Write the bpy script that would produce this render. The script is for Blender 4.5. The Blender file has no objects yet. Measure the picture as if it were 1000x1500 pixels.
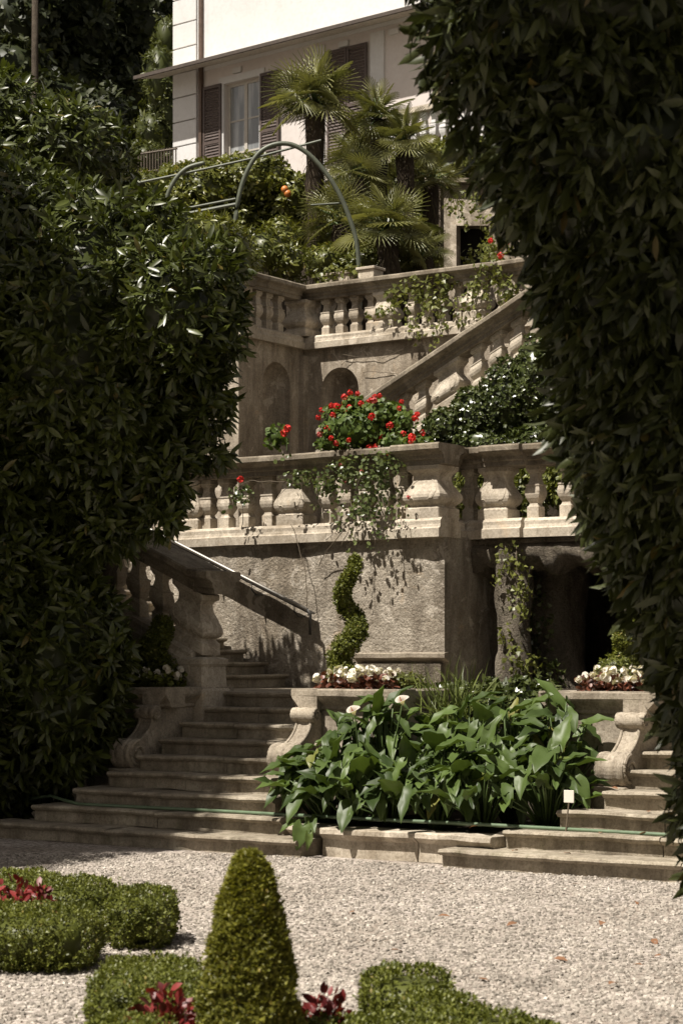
import bpy, math, random
import numpy as np
from mathutils import Vector, noise
random.seed(7)
RNG = np.random.default_rng(11)
PI = math.pi
scene = bpy.context.scene
COL = scene.collection

# ------------------------------------------------------------------ camera frame
F = 3000.0
TH = math.radians(34.47)
S, C = math.sin(TH), math.cos(TH)
EYE = 1.65

def rd(r, d, z):                 # camera right / depth / height -> world
    return Vector((C * r - S * d, S * r + C * d, z))
def W(x, y, d):
    return rd((x - 500) / F * d, d, EYE - (y - 970) * d / F)
def on_b(x, y, b):
    t = (x - 500) / F
    a = b * (t * C - S) / (C + S * t)
    d = -a * S + b * C
    return Vector((a, b, EYE - (y - 970) * d / F))
def on_a(x, y, a):
    t = (x - 500) / F
    b = -a * (C + t * S) / (S - t * C)
    d = -a * S + b * C
    return Vector((a, b, EYE - (y - 970) * d / F))

# ------------------------------------------------------------------ node materials
def new_mat(name):
    m = bpy.data.materials.new(name); m.use_nodes = True
    nt = m.node_tree
    return m, nt, nt.nodes['Principled BSDF'], nt.nodes['Material Output']
def node(nt, t, **kw):
    n = nt.nodes.new(t)
    for k, v in kw.items():
        if k in n.inputs: n.inputs[k].default_value = v
        else: setattr(n, k, v)
    return n
def ramp(nt, fac, stops):
    n = nt.nodes.new('ShaderNodeValToRGB'); e = n.color_ramp.elements
    while len(e) < len(stops): e.new(0.5)
    for i, (p, c) in enumerate(stops):
        e[i].position = p; e[i].color = (*c, 1) if len(c) == 3 else c
    nt.links.new(fac, n.inputs['Fac']); return n.outputs['Color']
def noise_tex(nt, vec, scale, detail=4, rough=0.55, dist=0.0):
    n = node(nt, 'ShaderNodeTexNoise', Scale=scale, Detail=detail, Roughness=rough, Distortion=dist)
    nt.links.new(vec, n.inputs['Vector']); return n.outputs['Fac']
def mixc(nt, fac, a, b, mode='MIX'):
    n = nt.nodes.new('ShaderNodeMix'); n.data_type = 'RGBA'; n.blend_type = mode
    if isinstance(fac, (int, float)): n.inputs[0].default_value = fac
    else: nt.links.new(fac, n.inputs[0])
    for v, i in ((a, 6), (b, 7)):
        if isinstance(v, tuple): n.inputs[i].default_value = (*v, 1)
        else: nt.links.new(v, n.inputs[i])
    return n.outputs[2]
def math_n(nt, op, a, b=None, clamp=False):
    n = nt.nodes.new('ShaderNodeMath'); n.operation = op; n.use_clamp = clamp
    for i, v in enumerate((a, b)):
        if v is None: continue
        if isinstance(v, (int, float)): n.inputs[i].default_value = v
        else: nt.links.new(v, n.inputs[i])
    return n.outputs[0]
def bump(nt, bsdf, height, strength, dist):
    n = node(nt, 'ShaderNodeBump', Strength=strength, Distance=dist)
    nt.links.new(height, n.inputs['Height']); nt.links.new(n.outputs[0], bsdf.inputs['Normal'])
def pos(nt, scale=None):
    g = nt.nodes.new('ShaderNodeNewGeometry').outputs['Position']
    if scale is None: return g
    m = nt.nodes.new('ShaderNodeMapping'); m.inputs['Scale'].default_value = scale
    nt.links.new(g, m.inputs['Vector']); return m.outputs[0]

def stone_mat(name, dark, light, stain, sc=1.0, bumps=0.5, bdist=0.01, stain_lo=0.52, stain_hi=0.72, rubble=False, moss=0.0, flake=0.0, speck=1.0):
    m, nt, b, _ = new_mat(name)
    p = pos(nt)
    n1 = noise_tex(nt, p, 2.2 * sc, 8, 0.65, 0.3)
    base = ramp(nt, n1, [(0.3, dark), (0.7, light)])
    n2 = noise_tex(nt, p, 22 * sc, 5, 0.7)
    base = mixc(nt, math_n(nt, 'MULTIPLY', math_n(nt, 'SUBTRACT', n2, 0.45, True), 1.6, True), base, stain)
    st = noise_tex(nt, pos(nt, (2.6 * sc, 2.6 * sc, 0.42 * sc)), 1.6, 7, 0.65, 0.4)
    sf = ramp(nt, st, [(stain_lo, (0, 0, 0)), (stain_hi, (0.85, 0.85, 0.85))])
    base = mixc(nt, sf, base, stain)
    if speck:
        base = mixc(nt, .7, base, ramp(nt, noise_tex(nt, p, 48, 3, .8), [(.34, (.55, .52, .48)), (.52, (1, 1, 1)), (.72, (1.12, 1.12, 1.12))]), 'MULTIPLY')
        big = noise_tex(nt, pos(nt, (1, 1, .6)), 0.9, 6, .7, 1.0)
        base = mixc(nt, 1.0, base, ramp(nt, big, [(.34, (.58, .54, .48)), (.50, (.95, .94, .92)), (.68, (1.15, 1.14, 1.1))]), 'MULTIPLY')
    if flake:
        fl = ramp(nt, noise_tex(nt, p, 3.1, 9, 0.72, 0.8), [(0.56, (0, 0, 0)), (0.60, (flake, flake, flake))])
        base = mixc(nt, fl, base, tuple(min(1, c * 1.3) for c in light))
        fl2 = ramp(nt, noise_tex(nt, p, 1.7, 9, 0.75, 1.2), [(0.60, (0, 0, 0)), (0.66, (flake, flake, flake))])
        base = mixc(nt, fl2, base, (light[0] * .95, light[1] * .78, light[2] * .60))
    if moss:
        mf = ramp(nt, noise_tex(nt, p, 5.0, 8, 0.7, 0.6), [(0.55, (0, 0, 0)), (0.7, (moss, moss, moss))])
        base = mixc(nt, mf, base, (0.10, 0.105, 0.045))
    nt.links.new(base, b.inputs['Base Color'])
    b.inputs['Roughness'].default_value = 0.88
    b.inputs['Specular IOR Level'].default_value = 0.25
    h = noise_tex(nt, p, 30 * sc, 9, 0.78)
    if rubble:
        v = node(nt, 'ShaderNodeTexVoronoi', Scale=26 * sc); nt.links.new(p, v.inputs['Vector'])
        wv = nt.nodes.new('ShaderNodeVectorMath'); wv.operation = 'ADD'
        nz_ = node(nt, 'ShaderNodeTexNoise', Scale=9.0, Detail=4); nt.links.new(p, nz_.inputs['Vector'])
        nt.links.new(p, wv.inputs[0]); sv = nt.nodes.new('ShaderNodeVectorMath'); sv.operation = 'SCALE'; sv.inputs['Scale'].default_value = .12
        nt.links.new(nz_.outputs['Color'], sv.inputs[0]); nt.links.new(sv.outputs[0], wv.inputs[1]); nt.links.new(wv.outputs[0], v.inputs['Vector'])
        h = math_n(nt, 'ADD', math_n(nt, 'MULTIPLY', h, 1.3), math_n(nt, 'MULTIPLY', v.outputs['Distance'], .35))
        h = math_n(nt, 'ADD', h, math_n(nt, 'MULTIPLY', noise_tex(nt, p, 11 * sc, 6, 0.7), 1.3))
    bump(nt, b, h, bumps, bdist)
    return m

M = {}
M['stone'] = stone_mat('weathered_stone', (0.33, 0.29, 0.235), (0.56, 0.505, 0.42), (0.17, 0.145, 0.11), 1.0, 0.55, 0.012, 0.56, 0.78, flake=0.35)
M['coping'] = stone_mat('lichened_coping_stone', (0.17, 0.145, 0.11), (0.33, 0.29, 0.23), (0.09, 0.075, 0.055), 1.2, 0.6, 0.012, 0.45, 0.7, flake=0.3, moss=0.15)
M['step'] = stone_mat('step_stone', (0.26, 0.225, 0.175), (0.44, 0.395, 0.32), (0.12, 0.10, 0.072), 1.1, 0.7, 0.018, 0.46, 0.70, moss=0.35)
M['planter'] = stone_mat('planter_stone', (0.22, 0.19, 0.15), (0.43, 0.38, 0.31), (0.11, 0.09, 0.068), 1.4, 0.6, 0.014, 0.52, 0.75, flake=0.4, moss=0.3)
M['roughcast'] = stone_mat('roughcast_plaster', (0.42, 0.37, 0.30), (0.64, 0.58, 0.49), (0.17, 0.142, 0.107), 1.0, 1.0, 0.05, 0.48, 0.72, rubble=True, flake=0.5)
M['plaster'] = stone_mat('stained_plaster', (0.33, 0.285, 0.225), (0.54, 0.48, 0.395), (0.12, 0.098, 0.072), 0.8, 0.7, 0.025, 0.40, 0.66, flake=0.4)
M['tufa'] = stone_mat('tufa_rock', (0.24, 0.205, 0.16), (0.42, 0.37, 0.295), (0.09, 0.075, 0.055), 1.3, 1.0, 0.12, 0.48, 0.7, rubble=True, moss=0.7)
M['rubble'] = stone_mat('rubble_wall_stone', (0.2, 0.165, 0.13), (0.36, 0.30, 0.24), (0.09, 0.07, 0.055), 0.6, 1.0, 0.1, 0.5, 0.75, rubble=True, moss=0.5)
M['villa'] = stone_mat('villa_render', (0.555, 0.55, 0.54), (0.62, 0.615, 0.605), (0.45, 0.435, 0.415), 0.4, 0.15, 0.006, 0.62, 0.95, speck=0)
M['villa_pink'] = stone_mat('villa_faded_render', (0.55, 0.50, 0.47), (0.62, 0.58, 0.55), (0.48, 0.43, 0.40), 0.5, 0.15, 0.006, 0.50, 0.9, speck=0)
M['soil'] = stone_mat('dark_soil', (0.05, 0.04, 0.028), (0.09, 0.07, 0.05), (0.03, 0.024, 0.018), 2.0, 1.0, 0.04)
M['forest_floor'] = stone_mat('forest_floor', (0.02, 0.026, 0.012), (0.045, 0.05, 0.022), (0.012, 0.014, 0.008), 0.6, 1.0, 0.3)

def plain(name, c, rough=0.5, metal=0.0, var=0.25, sc=12):
    m, nt, b, _ = new_mat(name)
    n1 = noise_tex(nt, pos(nt), sc, 5, 0.6)
    col = ramp(nt, n1, [(0.3, tuple(x * (1 - var) for x in c)), (0.7, tuple(min(1, x * (1 + var)) for x in c))])
    nt.links.new(col, b.inputs['Base Color'])
    b.inputs['Roughness'].default_value = rough; b.inputs['Metallic'].default_value = metal
    return m
M['steel'] = plain('rail_steel', (0.30, 0.285, 0.26), 0.55, 1.0, 0.1)
M['dark_iron'] = plain('dark_iron', (0.035, 0.032, 0.028), 0.6, 0.2)
M['green_pipe'] = plain('green_painted_pipe', (0.075, 0.085, 0.058), 0.5, 0.1, 0.2)
M['hose'] = plain('garden_hose_rubber', (0.10, 0.145, 0.085), 0.4, 0, 0.2)
M['shutter'] = plain('shutter_paint', (0.072, 0.052, 0.044), 0.6, 0, 0.2)
M['frame'] = plain('window_frame_paint', (0.42, 0.39, 0.34), 0.5, 0, 0.1)
M['eave'] = plain('eave_underside', (0.50, 0.46, 0.40), 0.8, 0, 0.3)
M['eave_top'] = plain('eave_tile', (0.06, 0.046, 0.036), 0.8, 0, 0.3)
M['pipe'] = plain('copper_downpipe', (0.11, 0.075, 0.055), 0.5, 0.4)
M['curtain'] = plain('curtain_cloth', (0.5, 0.5, 0.48), 0.9, 0, 0.08, 3)
M['bark'] = stone_mat('tree_bark', (0.06, 0.047, 0.035), (0.12, 0.10, 0.075), (0.03, 0.024, 0.018), 3.0, 1.0, 0.03)
M['palm_bark'] = stone_mat('palm_trunk_fibre', (0.045, 0.033, 0.022), (0.10, 0.075, 0.05), (0.02, 0.016, 0.01), 4.0, 1.0, 0.05)
M['stem'] = plain('woody_stem', (0.10, 0.078, 0.05), 0.8)
M['green_stem'] = plain('green_stem', (0.07, 0.11, 0.03), 0.5)
M['white'] = plain('white_petal', (0.80, 0.76, 0.68), 0.5, 0, 0.06)
M['sign'] = plain('pale_label_card', (0.62, 0.58, 0.5), 0.5, 0, 0.05)
M['orange'] = plain('orange_peel', (0.48, 0.16, 0.03), 0.45, 0, 0.1)
M['iron_fence'] = plain('rusty_iron', (0.10, 0.08, 0.06), 0.7, 0.3)
M['black'] = plain('interior_shade_black', (0.014, 0.012, 0.010), 0.9)

m, nt, b, _ = new_mat('window_glass'); b.inputs['Base Color'].default_value = (0.22, 0.24, 0.25, 1)
b.inputs['Roughness'].default_value = 0.08; b.inputs['Specular IOR Level'].default_value = 0.8
nt.links.new(ramp(nt, noise_tex(nt, pos(nt, (3, 3, 0.3)), 2.0), [(0.4, (0.16, 0.17, 0.175)), (0.6, (0.36, 0.37, 0.365))]), b.inputs['Base Color'])
M['glass'] = m

def leaf_mat(name, dark, light, rough=0.4, trans=0.22, spec=0.5, tint=None, aged=None):
    m, nt, b, out = new_mat(name)
    a = nt.nodes.new('ShaderNodeAttribute'); a.attribute_name = 'rnd'
    n = noise_tex(nt, pos(nt), 1.8, 3)
    f = math_n(nt, 'ADD', math_n(nt, 'MULTIPLY', a.outputs['Fac'], 0.75), math_n(nt, 'MULTIPLY', math_n(nt, 'SUBTRACT', n, 0.35), 0.8), True)
    stops = [(0.0, dark), (0.8, light)]
    if tint: stops.append((1.0, tint))
    col = ramp(nt, f, stops)
    if aged:
        col = mixc(nt, ramp(nt, a.outputs['Fac'], [(0.978, (0, 0, 0)), (0.99, (.8, .8, .8))]), col, aged)
    col = mixc(nt, math_n(nt, 'MULTIPLY', noise_tex(nt, pos(nt), 60, 4, .7), .5), col, mixc(nt, 1.0, col, (.45, .5, .4), 'MULTIPLY'))
    nt.links.new(col, b.inputs['Base Color'])
    b.inputs['Roughness'].default_value = rough; b.inputs['Specular IOR Level'].default_value = spec
    tr = nt.nodes.new('ShaderNodeBsdfTranslucent')
    nt.links.new(mixc(nt, 1.0, col, (1.0, 1.0, 0.45), 'MULTIPLY'), tr.inputs['Color'])
    mx = nt.nodes.new('ShaderNodeMixShader'); mx.inputs[0].default_value = trans
    nt.links.new(b.outputs[0], mx.inputs[1]); nt.links.new(tr.outputs[0], mx.inputs[2])
    nt.links.new(mx.outputs[0], out.inputs['Surface'])
    return m
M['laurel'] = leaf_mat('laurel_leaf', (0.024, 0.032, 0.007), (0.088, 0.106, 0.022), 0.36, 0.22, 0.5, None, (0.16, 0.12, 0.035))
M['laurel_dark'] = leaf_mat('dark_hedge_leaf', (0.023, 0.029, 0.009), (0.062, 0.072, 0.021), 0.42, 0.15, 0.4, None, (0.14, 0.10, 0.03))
M['box'] = leaf_mat('boxwood_leaf', (0.056, 0.068, 0.013), (0.185, 0.200, 0.038), 0.45, 0.28, 0.35, None, (0.26, 0.20, 0.06))
M['box_gold'] = leaf_mat('boxwood_yellow_leaf', (0.072, 0.08, 0.014), (0.25, 0.24, 0.042), 0.45, 0.3, 0.35, None, (0.32, 0.24, 0.06))
M['arum'] = leaf_mat('arum_leaf', (0.026, 0.046, 0.011), (0.098, 0.145, 0.036), 0.46, 0.24, 0.35, None, (0.22, 0.20, 0.05))
M['ivy'] = leaf_mat('ivy_leaf', (0.035, 0.05, 0.014), (0.10, 0.12, 0.035), 0.28, 0.18, 0.7)
M['creeper'] = leaf_mat('creeper_leaf', (0.08, 0.095, 0.022), (0.20, 0.21, 0.055), 0.4, 0.3, 0.4)
M['rose_leaf'] = leaf_mat('rose_leaf', (0.05, 0.075, 0.022), (0.15, 0.18, 0.065), 0.3, 0.25, 0.6)
M['geranium_leaf'] = leaf_mat('geranium_leaf', (0.05, 0.085, 0.018), (0.13, 0.18, 0.04), 0.5, 0.3, 0.3)
M['citrus'] = leaf_mat('citrus_leaf', (0.055, 0.068, 0.012), (0.18, 0.185, 0.036), 0.38, 0.25, 0.45, None, (0.30, 0.24, 0.06))
M['palm'] = leaf_mat('palm_leaf', (0.10, 0.11, 0.036), (0.29, 0.285, 0.115), 0.40, 0.2, 0.45)
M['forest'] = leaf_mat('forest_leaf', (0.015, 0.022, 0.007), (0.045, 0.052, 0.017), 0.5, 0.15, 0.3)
M['forest_lit'] = leaf_mat('sunlit_forest_leaf', (0.04, 0.052, 0.012), (0.115, 0.125, 0.03), 0.45, 0.25, 0.4)  # brighter copy of the forest leaf, sunlight put into its colour
M['red'] = leaf_mat('red_petal', (0.50, 0.010, 0.012), (0.72, 0.045, 0.035), 0.5, 0.25, 0.3)
M['pink'] = leaf_mat('pink_petal', (0.55, 0.10, 0.11), (0.75, 0.25, 0.24), 0.5, 0.25, 0.3)
M['white_petal'] = leaf_mat('begonia_petal', (0.68, 0.60, 0.54), (0.85, 0.80, 0.74), 0.5, 0.25, 0.3)
M['bronze_leaf'] = leaf_mat('bronze_leaf', (0.05, 0.020, 0.012), (0.17, 0.055, 0.032), 0.4, 0.2, 0.4)
M['coleus'] = leaf_mat('red_coleus_leaf', (0.06, 0.008, 0.010), (0.25, 0.032, 0.030), 0.45, 0.2, 0.4)
M['dry_leaf'] = leaf_mat('dry_leaf', (0.13, 0.065, 0.035), (0.27, 0.14, 0.08), 0.7, 0.15, 0.2)
M['grass'] = leaf_mat('grass_blade', (0.06, 0.08, 0.02), (0.16, 0.19, 0.05), 0.4, 0.25, 0.4)

# gravel
m, nt, b, _ = new_mat('pale_gravel')
p = pos(nt)
v = node(nt, 'ShaderNodeTexVoronoi', Scale=42.0); nt.links.new(p, v.inputs['Vector'])
v2 = node(nt, 'ShaderNodeTexVoronoi', Scale=42.0, feature='DISTANCE_TO_EDGE'); nt.links.new(p, v2.inputs['Vector'])
sep = nt.nodes.new('ShaderNodeSeparateColor'); nt.links.new(v.outputs['Color'], sep.inputs[0])
gc = ramp(nt, sep.outputs[0], [(0.0, (0.155, 0.135, 0.115)), (0.35, (0.31, 0.272, 0.238)), (0.75, (0.44, 0.392, 0.346)), (1.0, (0.58, 0.53, 0.475))])
n2 = noise_tex(nt, p, 0.8, 5, 0.6, 0.5)
gc = mixc(nt, 1.0, gc, ramp(nt, n2, [(0.32, (0.62, 0.59, 0.55)), (0.62, (1.0, 1.0, 1.0))]), 'MULTIPLY')
nt.links.new(gc, b.inputs['Base Color']); b.inputs['Roughness'].default_value = 0.9
b.inputs['Specular IOR Level'].default_value = 0.2
bump(nt, b, math_n(nt, 'MINIMUM', v2.outputs['Distance'], 0.012), 1.0, 1.0)
M['gravel'] = m
M['pebble'] = leaf_mat('gravel_pebble', (0.13, 0.113, 0.097), (0.45, 0.40, 0.355), 0.85, 0.0, 0.2, (0.62, 0.565, 0.51))

# ------------------------------------------------------------------ object helpers
def tag(o, label=None, cat=None, group=None, kind=None):
    if label: o['label'] = label
    if cat: o['category'] = cat
    if group: o['group'] = group
    if kind: o['kind'] = kind
    return o
def thing(name, loc, label, cat, group=None, rz=0.0):
    o = bpy.data.objects.new(name, None); COL.objects.link(o)
    o.location = loc; o.rotation_euler = (0, 0, rz); o.empty_display_size = 0.2
    return tag(o, label, cat, group)
def link(name, me, parent=None, loc=(0, 0, 0)):
    o = bpy.data.objects.new(name, me); COL.objects.link(o); o.location = loc
    if parent is not None: o.parent = parent
    return o
def wloc(o):
    v = Vector((0, 0, 0))
    while o is not None:
        v = v + o.location; o = o.parent
    return v

class MB:
    def __init__(s): s.v = []; s.f = []
    def add(s, vs, fs):
        k = len(s.v); s.v += [tuple(p) for p in vs]; s.f += [tuple(i + k for i in f) for f in fs]; return s
    def box(s, x0, x1, y0, y1, z0, z1):
        vs = [(x, y, z) for z in (z0, z1) for y in (y0, y1) for x in (x0, x1)]
        return s.add(vs, [(0, 2, 3, 1), (4, 5, 7, 6), (0, 1, 5, 4), (2, 6, 7, 3), (0, 4, 6, 2), (1, 3, 7, 5)])
    def tube(s, pts, r, n=8, cap=True):
        pts = [Vector(p) for p in pts]; k = len(pts); rings = []
        rr = r if isinstance(r, (list, tuple)) else [r] * k
        up = Vector((0, 0, 1))
        for i, p in enumerate(pts):
            t = (pts[min(i + 1, k - 1)] - pts[max(i - 1, 0)]).normalized()
            a = t.cross(up)
            if a.length < 0.15: a = t.cross(Vector((1, 0, 0)))
            a.normalize(); c = t.cross(a)
            rings.append([p + (a * math.cos(2 * PI * j / n) + c * math.sin(2 * PI * j / n)) * rr[i] for j in range(n)])
        vs = [q for R in rings for q in R]
        fs = [(i * n + j, i * n + (j + 1) % n, (i + 1) * n + (j + 1) % n, (i + 1) * n + j) for i in range(k - 1) for j in range(n)]
        if cap: fs += [tuple(reversed(range(n))), tuple((k - 1) * n + j for j in range(n))]
        return s.add(vs, fs)
    def extrude(s, prof, p0, p1, out, seg=0.25, jit=0.004):
        """closed profile [(outward, height)] swept from p0 to p1; slight wear on every section"""
        p0, p1, out = Vector(p0), Vector(p1), Vector(out).normalized()
        L = (p1 - p0).length; n = max(1, int(L / seg)); k = len(prof); vs = []
        for i in range(n + 1):
            q = p0.lerp(p1, i / n)
            for (o, h) in prof:
                w = q + out * o + Vector((0, 0, h))
                nn = noise.noise_vector(w * 2.3) * jit * 1.4 + noise.noise_vector(w * 9.0) * jit
                vs.append(w + nn)
        fs = [(i * k + j, i * k + (j + 1) % k, (i + 1) * k + (j + 1) % k, (i + 1) * k + j) for i in range(n) for j in range(k)]
        fs += [tuple(reversed(range(k))), tuple(n * k + j for j in range(k))]
        return s.add(vs, fs)
    def lathe_sq(s, prof, kx=1.0, ky=1.0, shear=0.0, ex=0.0, ey=0.0):
        """square section turned profile [(z, half width)]"""
        vs = []; k = len(prof)
        for z, h in prof:
            hx, hy = h * kx + ex, h * ky + ey; c = min(hx, hy) * 0.05
            ring = [(-hx + c, -hy), (hx - c, -hy), (hx, -hy + c), (hx, hy - c), (hx - c, hy), (-hx + c, hy), (-hx, hy - c), (-hx, -hy + c)]
            vs += [(x, y, z + shear * x) for x, y in ring]
        fs = [(i * 8 + j, i * 8 + (j + 1) % 8, (i + 1) * 8 + (j + 1) % 8, (i + 1) * 8 + j) for i in range(k - 1) for j in range(8)]
        fs += [tuple(reversed(range(8))), tuple((k - 1) * 8 + j for j in range(8))]
        return s.add(vs, fs)
    def mesh(s, name, mat, org=(0, 0, 0), smooth=False):
        me = bpy.data.meshes.new(name); o = Vector(org)
        me.from_pydata([tuple(Vector(v) - o) for v in s.v], [], s.f)
        me.materials.append(mat); me.validate(); me.update()
        if smooth: me.polygons.foreach_set('use_smooth', [True] * len(me.polygons))
        return me
    def build(s, name, mat, parent=None, smooth=False, bevel=0.0, local=False):
        org = (0, 0, 0) if (parent is None or local) else wloc(parent)
        o = link(name, s.mesh(name, mat, org, smooth), parent)
        if bevel:
            bm = o.modifiers.new('bevel', 'BEVEL'); bm.width = bevel; bm.segments = 2; bm.limit_method = 'ANGLE'
        return o

def fix_normals(o):
    import bmesh
    b = bmesh.new(); b.from_mesh(o.data); bmesh.ops.recalc_face_normals(b, faces=b.faces); b.to_mesh(o.data); b.free(); return o

# ------------------------------------------------------------------ leaves
T_LAUREL = (np.array([(0, 0, 0), (.13, .3, .035), (.0, .33, 0), (-.13, .3, .035), (.13, .65, .03), (0, .66, -.01), (-.13, .65, .03), (0, 1, -.09)]),
            [(0, 1, 2), (0, 2, 3), (1, 4, 5, 2), (2, 5, 6, 3), (4, 7, 5), (5, 7, 6)])
T_SMALL = (np.array([(0, 0, 0), (.28, .5, .07), (0, 1, -.04), (-.28, .5, .07)]), [(0, 1, 2), (0, 2, 3)])
T_ROUND = (np.array([(0, 0, 0), (.34, .2, .07), (.46, .6, .1), (.22, .95, .03), (0, 1.0, -.02), (-.22, .95, .03), (-.46, .6, .1), (-.34, .2, .07), (0, .5, -.02)]),
           [(0, 1, 8), (1, 2, 8), (2, 3, 8), (3, 4, 8), (4, 5, 8), (5, 6, 8), (6, 7, 8), (7, 0, 8)])
T_IVY = (np.array([(0, 0, 0), (.42, .15, .03), (.3, .45, .04), (0, 1, -.05), (-.3, .45, .04), (-.42, .15, .03), (0, .4, -.03)]),
         [(0, 1, 6), (1, 2, 6), (2, 3, 6), (3, 4, 6), (4, 5, 6), (5, 0, 6)])
T_BLADE = (np.array([(-.02, 0, 0), (.02, 0, 0), (-.018, .45, .05), (.018, .45, .05), (-.012, .8, -.03), (.012, .8, -.03), (0, 1, -.18)]),
           [(0, 1, 3, 2), (2, 3, 5, 4), (4, 5, 6)])

def arum_template():
    edge = [(0.0, 1.0), (.10, .86), (.21, .64), (.29, .42), (.33, .2), (.31, .02), (.25, -.14), (.17, -.24), (.10, -.14), (.03, -.01)]
    mid = [1.0, .84, .62, .42, .22, .1, .05, .03, .01, 0.0]
    vs = []; fs = []
    def bend(x, y, k):
        return -.30 * max(y, 0) ** 2 + abs(x) * .62 + (.06 * math.sin(y * 10 + 1.6 * k) if x else 0) - (abs(x) ** 2) * .9
    for (ex, ey), my in zip(edge, mid):
        vs += [(0, my, bend(0, my, 0)), (ex * .55, (my * .45 + ey * .55), bend(ex * .55, my * .45 + ey * .55, .4)), (ex, ey, bend(ex, ey, 1)),
               (-ex * .55, (my * .45 + ey * .55), bend(ex * .55, my * .45 + ey * .55, .4)), (-ex, ey, bend(ex, ey, 2.4))]
    for i in range(len(edge) - 1):
        k = i * 5; n = k + 5
        fs += [(k, k + 1, n + 1, n), (k + 1, k + 2, n + 2, n + 1), (k + 3, k, n, n + 3), (k + 4, k + 3, n + 3, n + 4)]
    return np.array(vs), fs
T_ARUM = arum_template()

def fan_template(n=26):
    vs = []; fs = []
    for i in range(n):
        an = math.radians(-150 + 300 * i / (n - 1)); L = 0.62 * (1 - 0.28 * abs(an / 2.8) ** 2)
        dx, dy = math.sin(an), math.cos(an); nx, ny = dy, -dx; w = 0.0135
        k = len(vs)
        for (q, ww, zz) in ((0.02, .004, 0), (0.30, w, .015), (0.48, w * .75, -.01), (L, .002, -.045)):
            vs += [(dx * q - nx * ww, dy * q - ny * ww, zz + .010), (dx * q, dy * q, zz - .008), (dx * q + nx * ww, dy * q + ny * ww, zz + .010)]
        for j in range(3):
            a = k + j * 3
            fs += [(a, a + 1, a + 4, a + 3), (a + 1, a + 2, a + 5, a + 4)]
    return np.array(vs), fs
T_FAN = fan_template()

def nrm(a): return a / np.maximum(np.linalg.norm(a, axis=1, keepdims=True), 1e-9)

def np_mesh(name, V, faces_list, rnd, mat, smooth=True):
    """faces_list: list of (array of faces (n,k))"""
    me = bpy.data.meshes.new(name)
    me.vertices.add(len(V)); me.vertices.foreach_set('co', np.ascontiguousarray(V, dtype=np.float32).ravel())
    loops = np.concatenate([f.ravel() for f in faces_list]).astype(np.int32)
    tot = np.concatenate([np.full(len(f), f.shape[1]) for f in faces_list]).astype(np.int32)
    st = np.concatenate([[0], np.cumsum(tot)[:-1]]).astype(np.int32)
    me.loops.add(len(loops)); me.loops.foreach_set('vertex_index', loops)
    me.polygons.add(len(tot)); me.polygons.foreach_set('loop_start', st); me.polygons.foreach_set('loop_total', tot)
    if smooth: me.polygons.foreach_set('use_smooth', np.ones(len(tot), dtype=bool))
    at = me.attributes.new('rnd', 'FLOAT', 'POINT'); at.data.foreach_set('value', rnd.astype(np.float32))
    me.materials.append(mat); me.update(calc_edges=True); me.validate()
    return me

def scatter(name, tmpl, P, Y, Z, sc, mat, parent=None, extra=None, rnd=None, kind=None, wid=None):
    """one mesh of many leaves; parent is the thing it belongs to"""
    tv, tf = tmpl; n = len(P)
    Y = nrm(Y); X = nrm(np.cross(Y, Z)); Z = np.cross(X, Y)
    if wid is None: wid = np.ones(n)
    V = P[:, None, :] + sc[:, None, None] * (tv[None, :, 0:1] * wid[:, None, None] * X[:, None, :] + tv[None, :, 1:2] * Y[:, None, :] + tv[None, :, 2:3] * Z[:, None, :])
    V = V.reshape(-1, 3); nv = len(tv); off = (np.arange(n) * nv)
    r = RNG.random(n) if rnd is None else rnd
    R = np.repeat(r, nv)
    fl = []
    for k in (3, 4):
        f = np.array([q for q in tf if len(q) == k], dtype=np.int64)
        if len(f): fl.append((f[None] + off[:, None, None]).reshape(-1, k))
    if extra is not None:
        ev, ef, er = extra
        fl.append(ef + len(V)); V = np.vstack([V, ev]); R = np.concatenate([R, np.full(len(ev), er)])
    org = np.array(wloc(parent)) if parent is not None else np.zeros(3)
    o = link(name, np_mesh(name, V - org, fl, R, mat), parent)
    if kind: o['kind'] = kind
    return o

def fib_dirs(n):
    v = RNG.normal(size=(n, 3)); return nrm(v)

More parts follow.
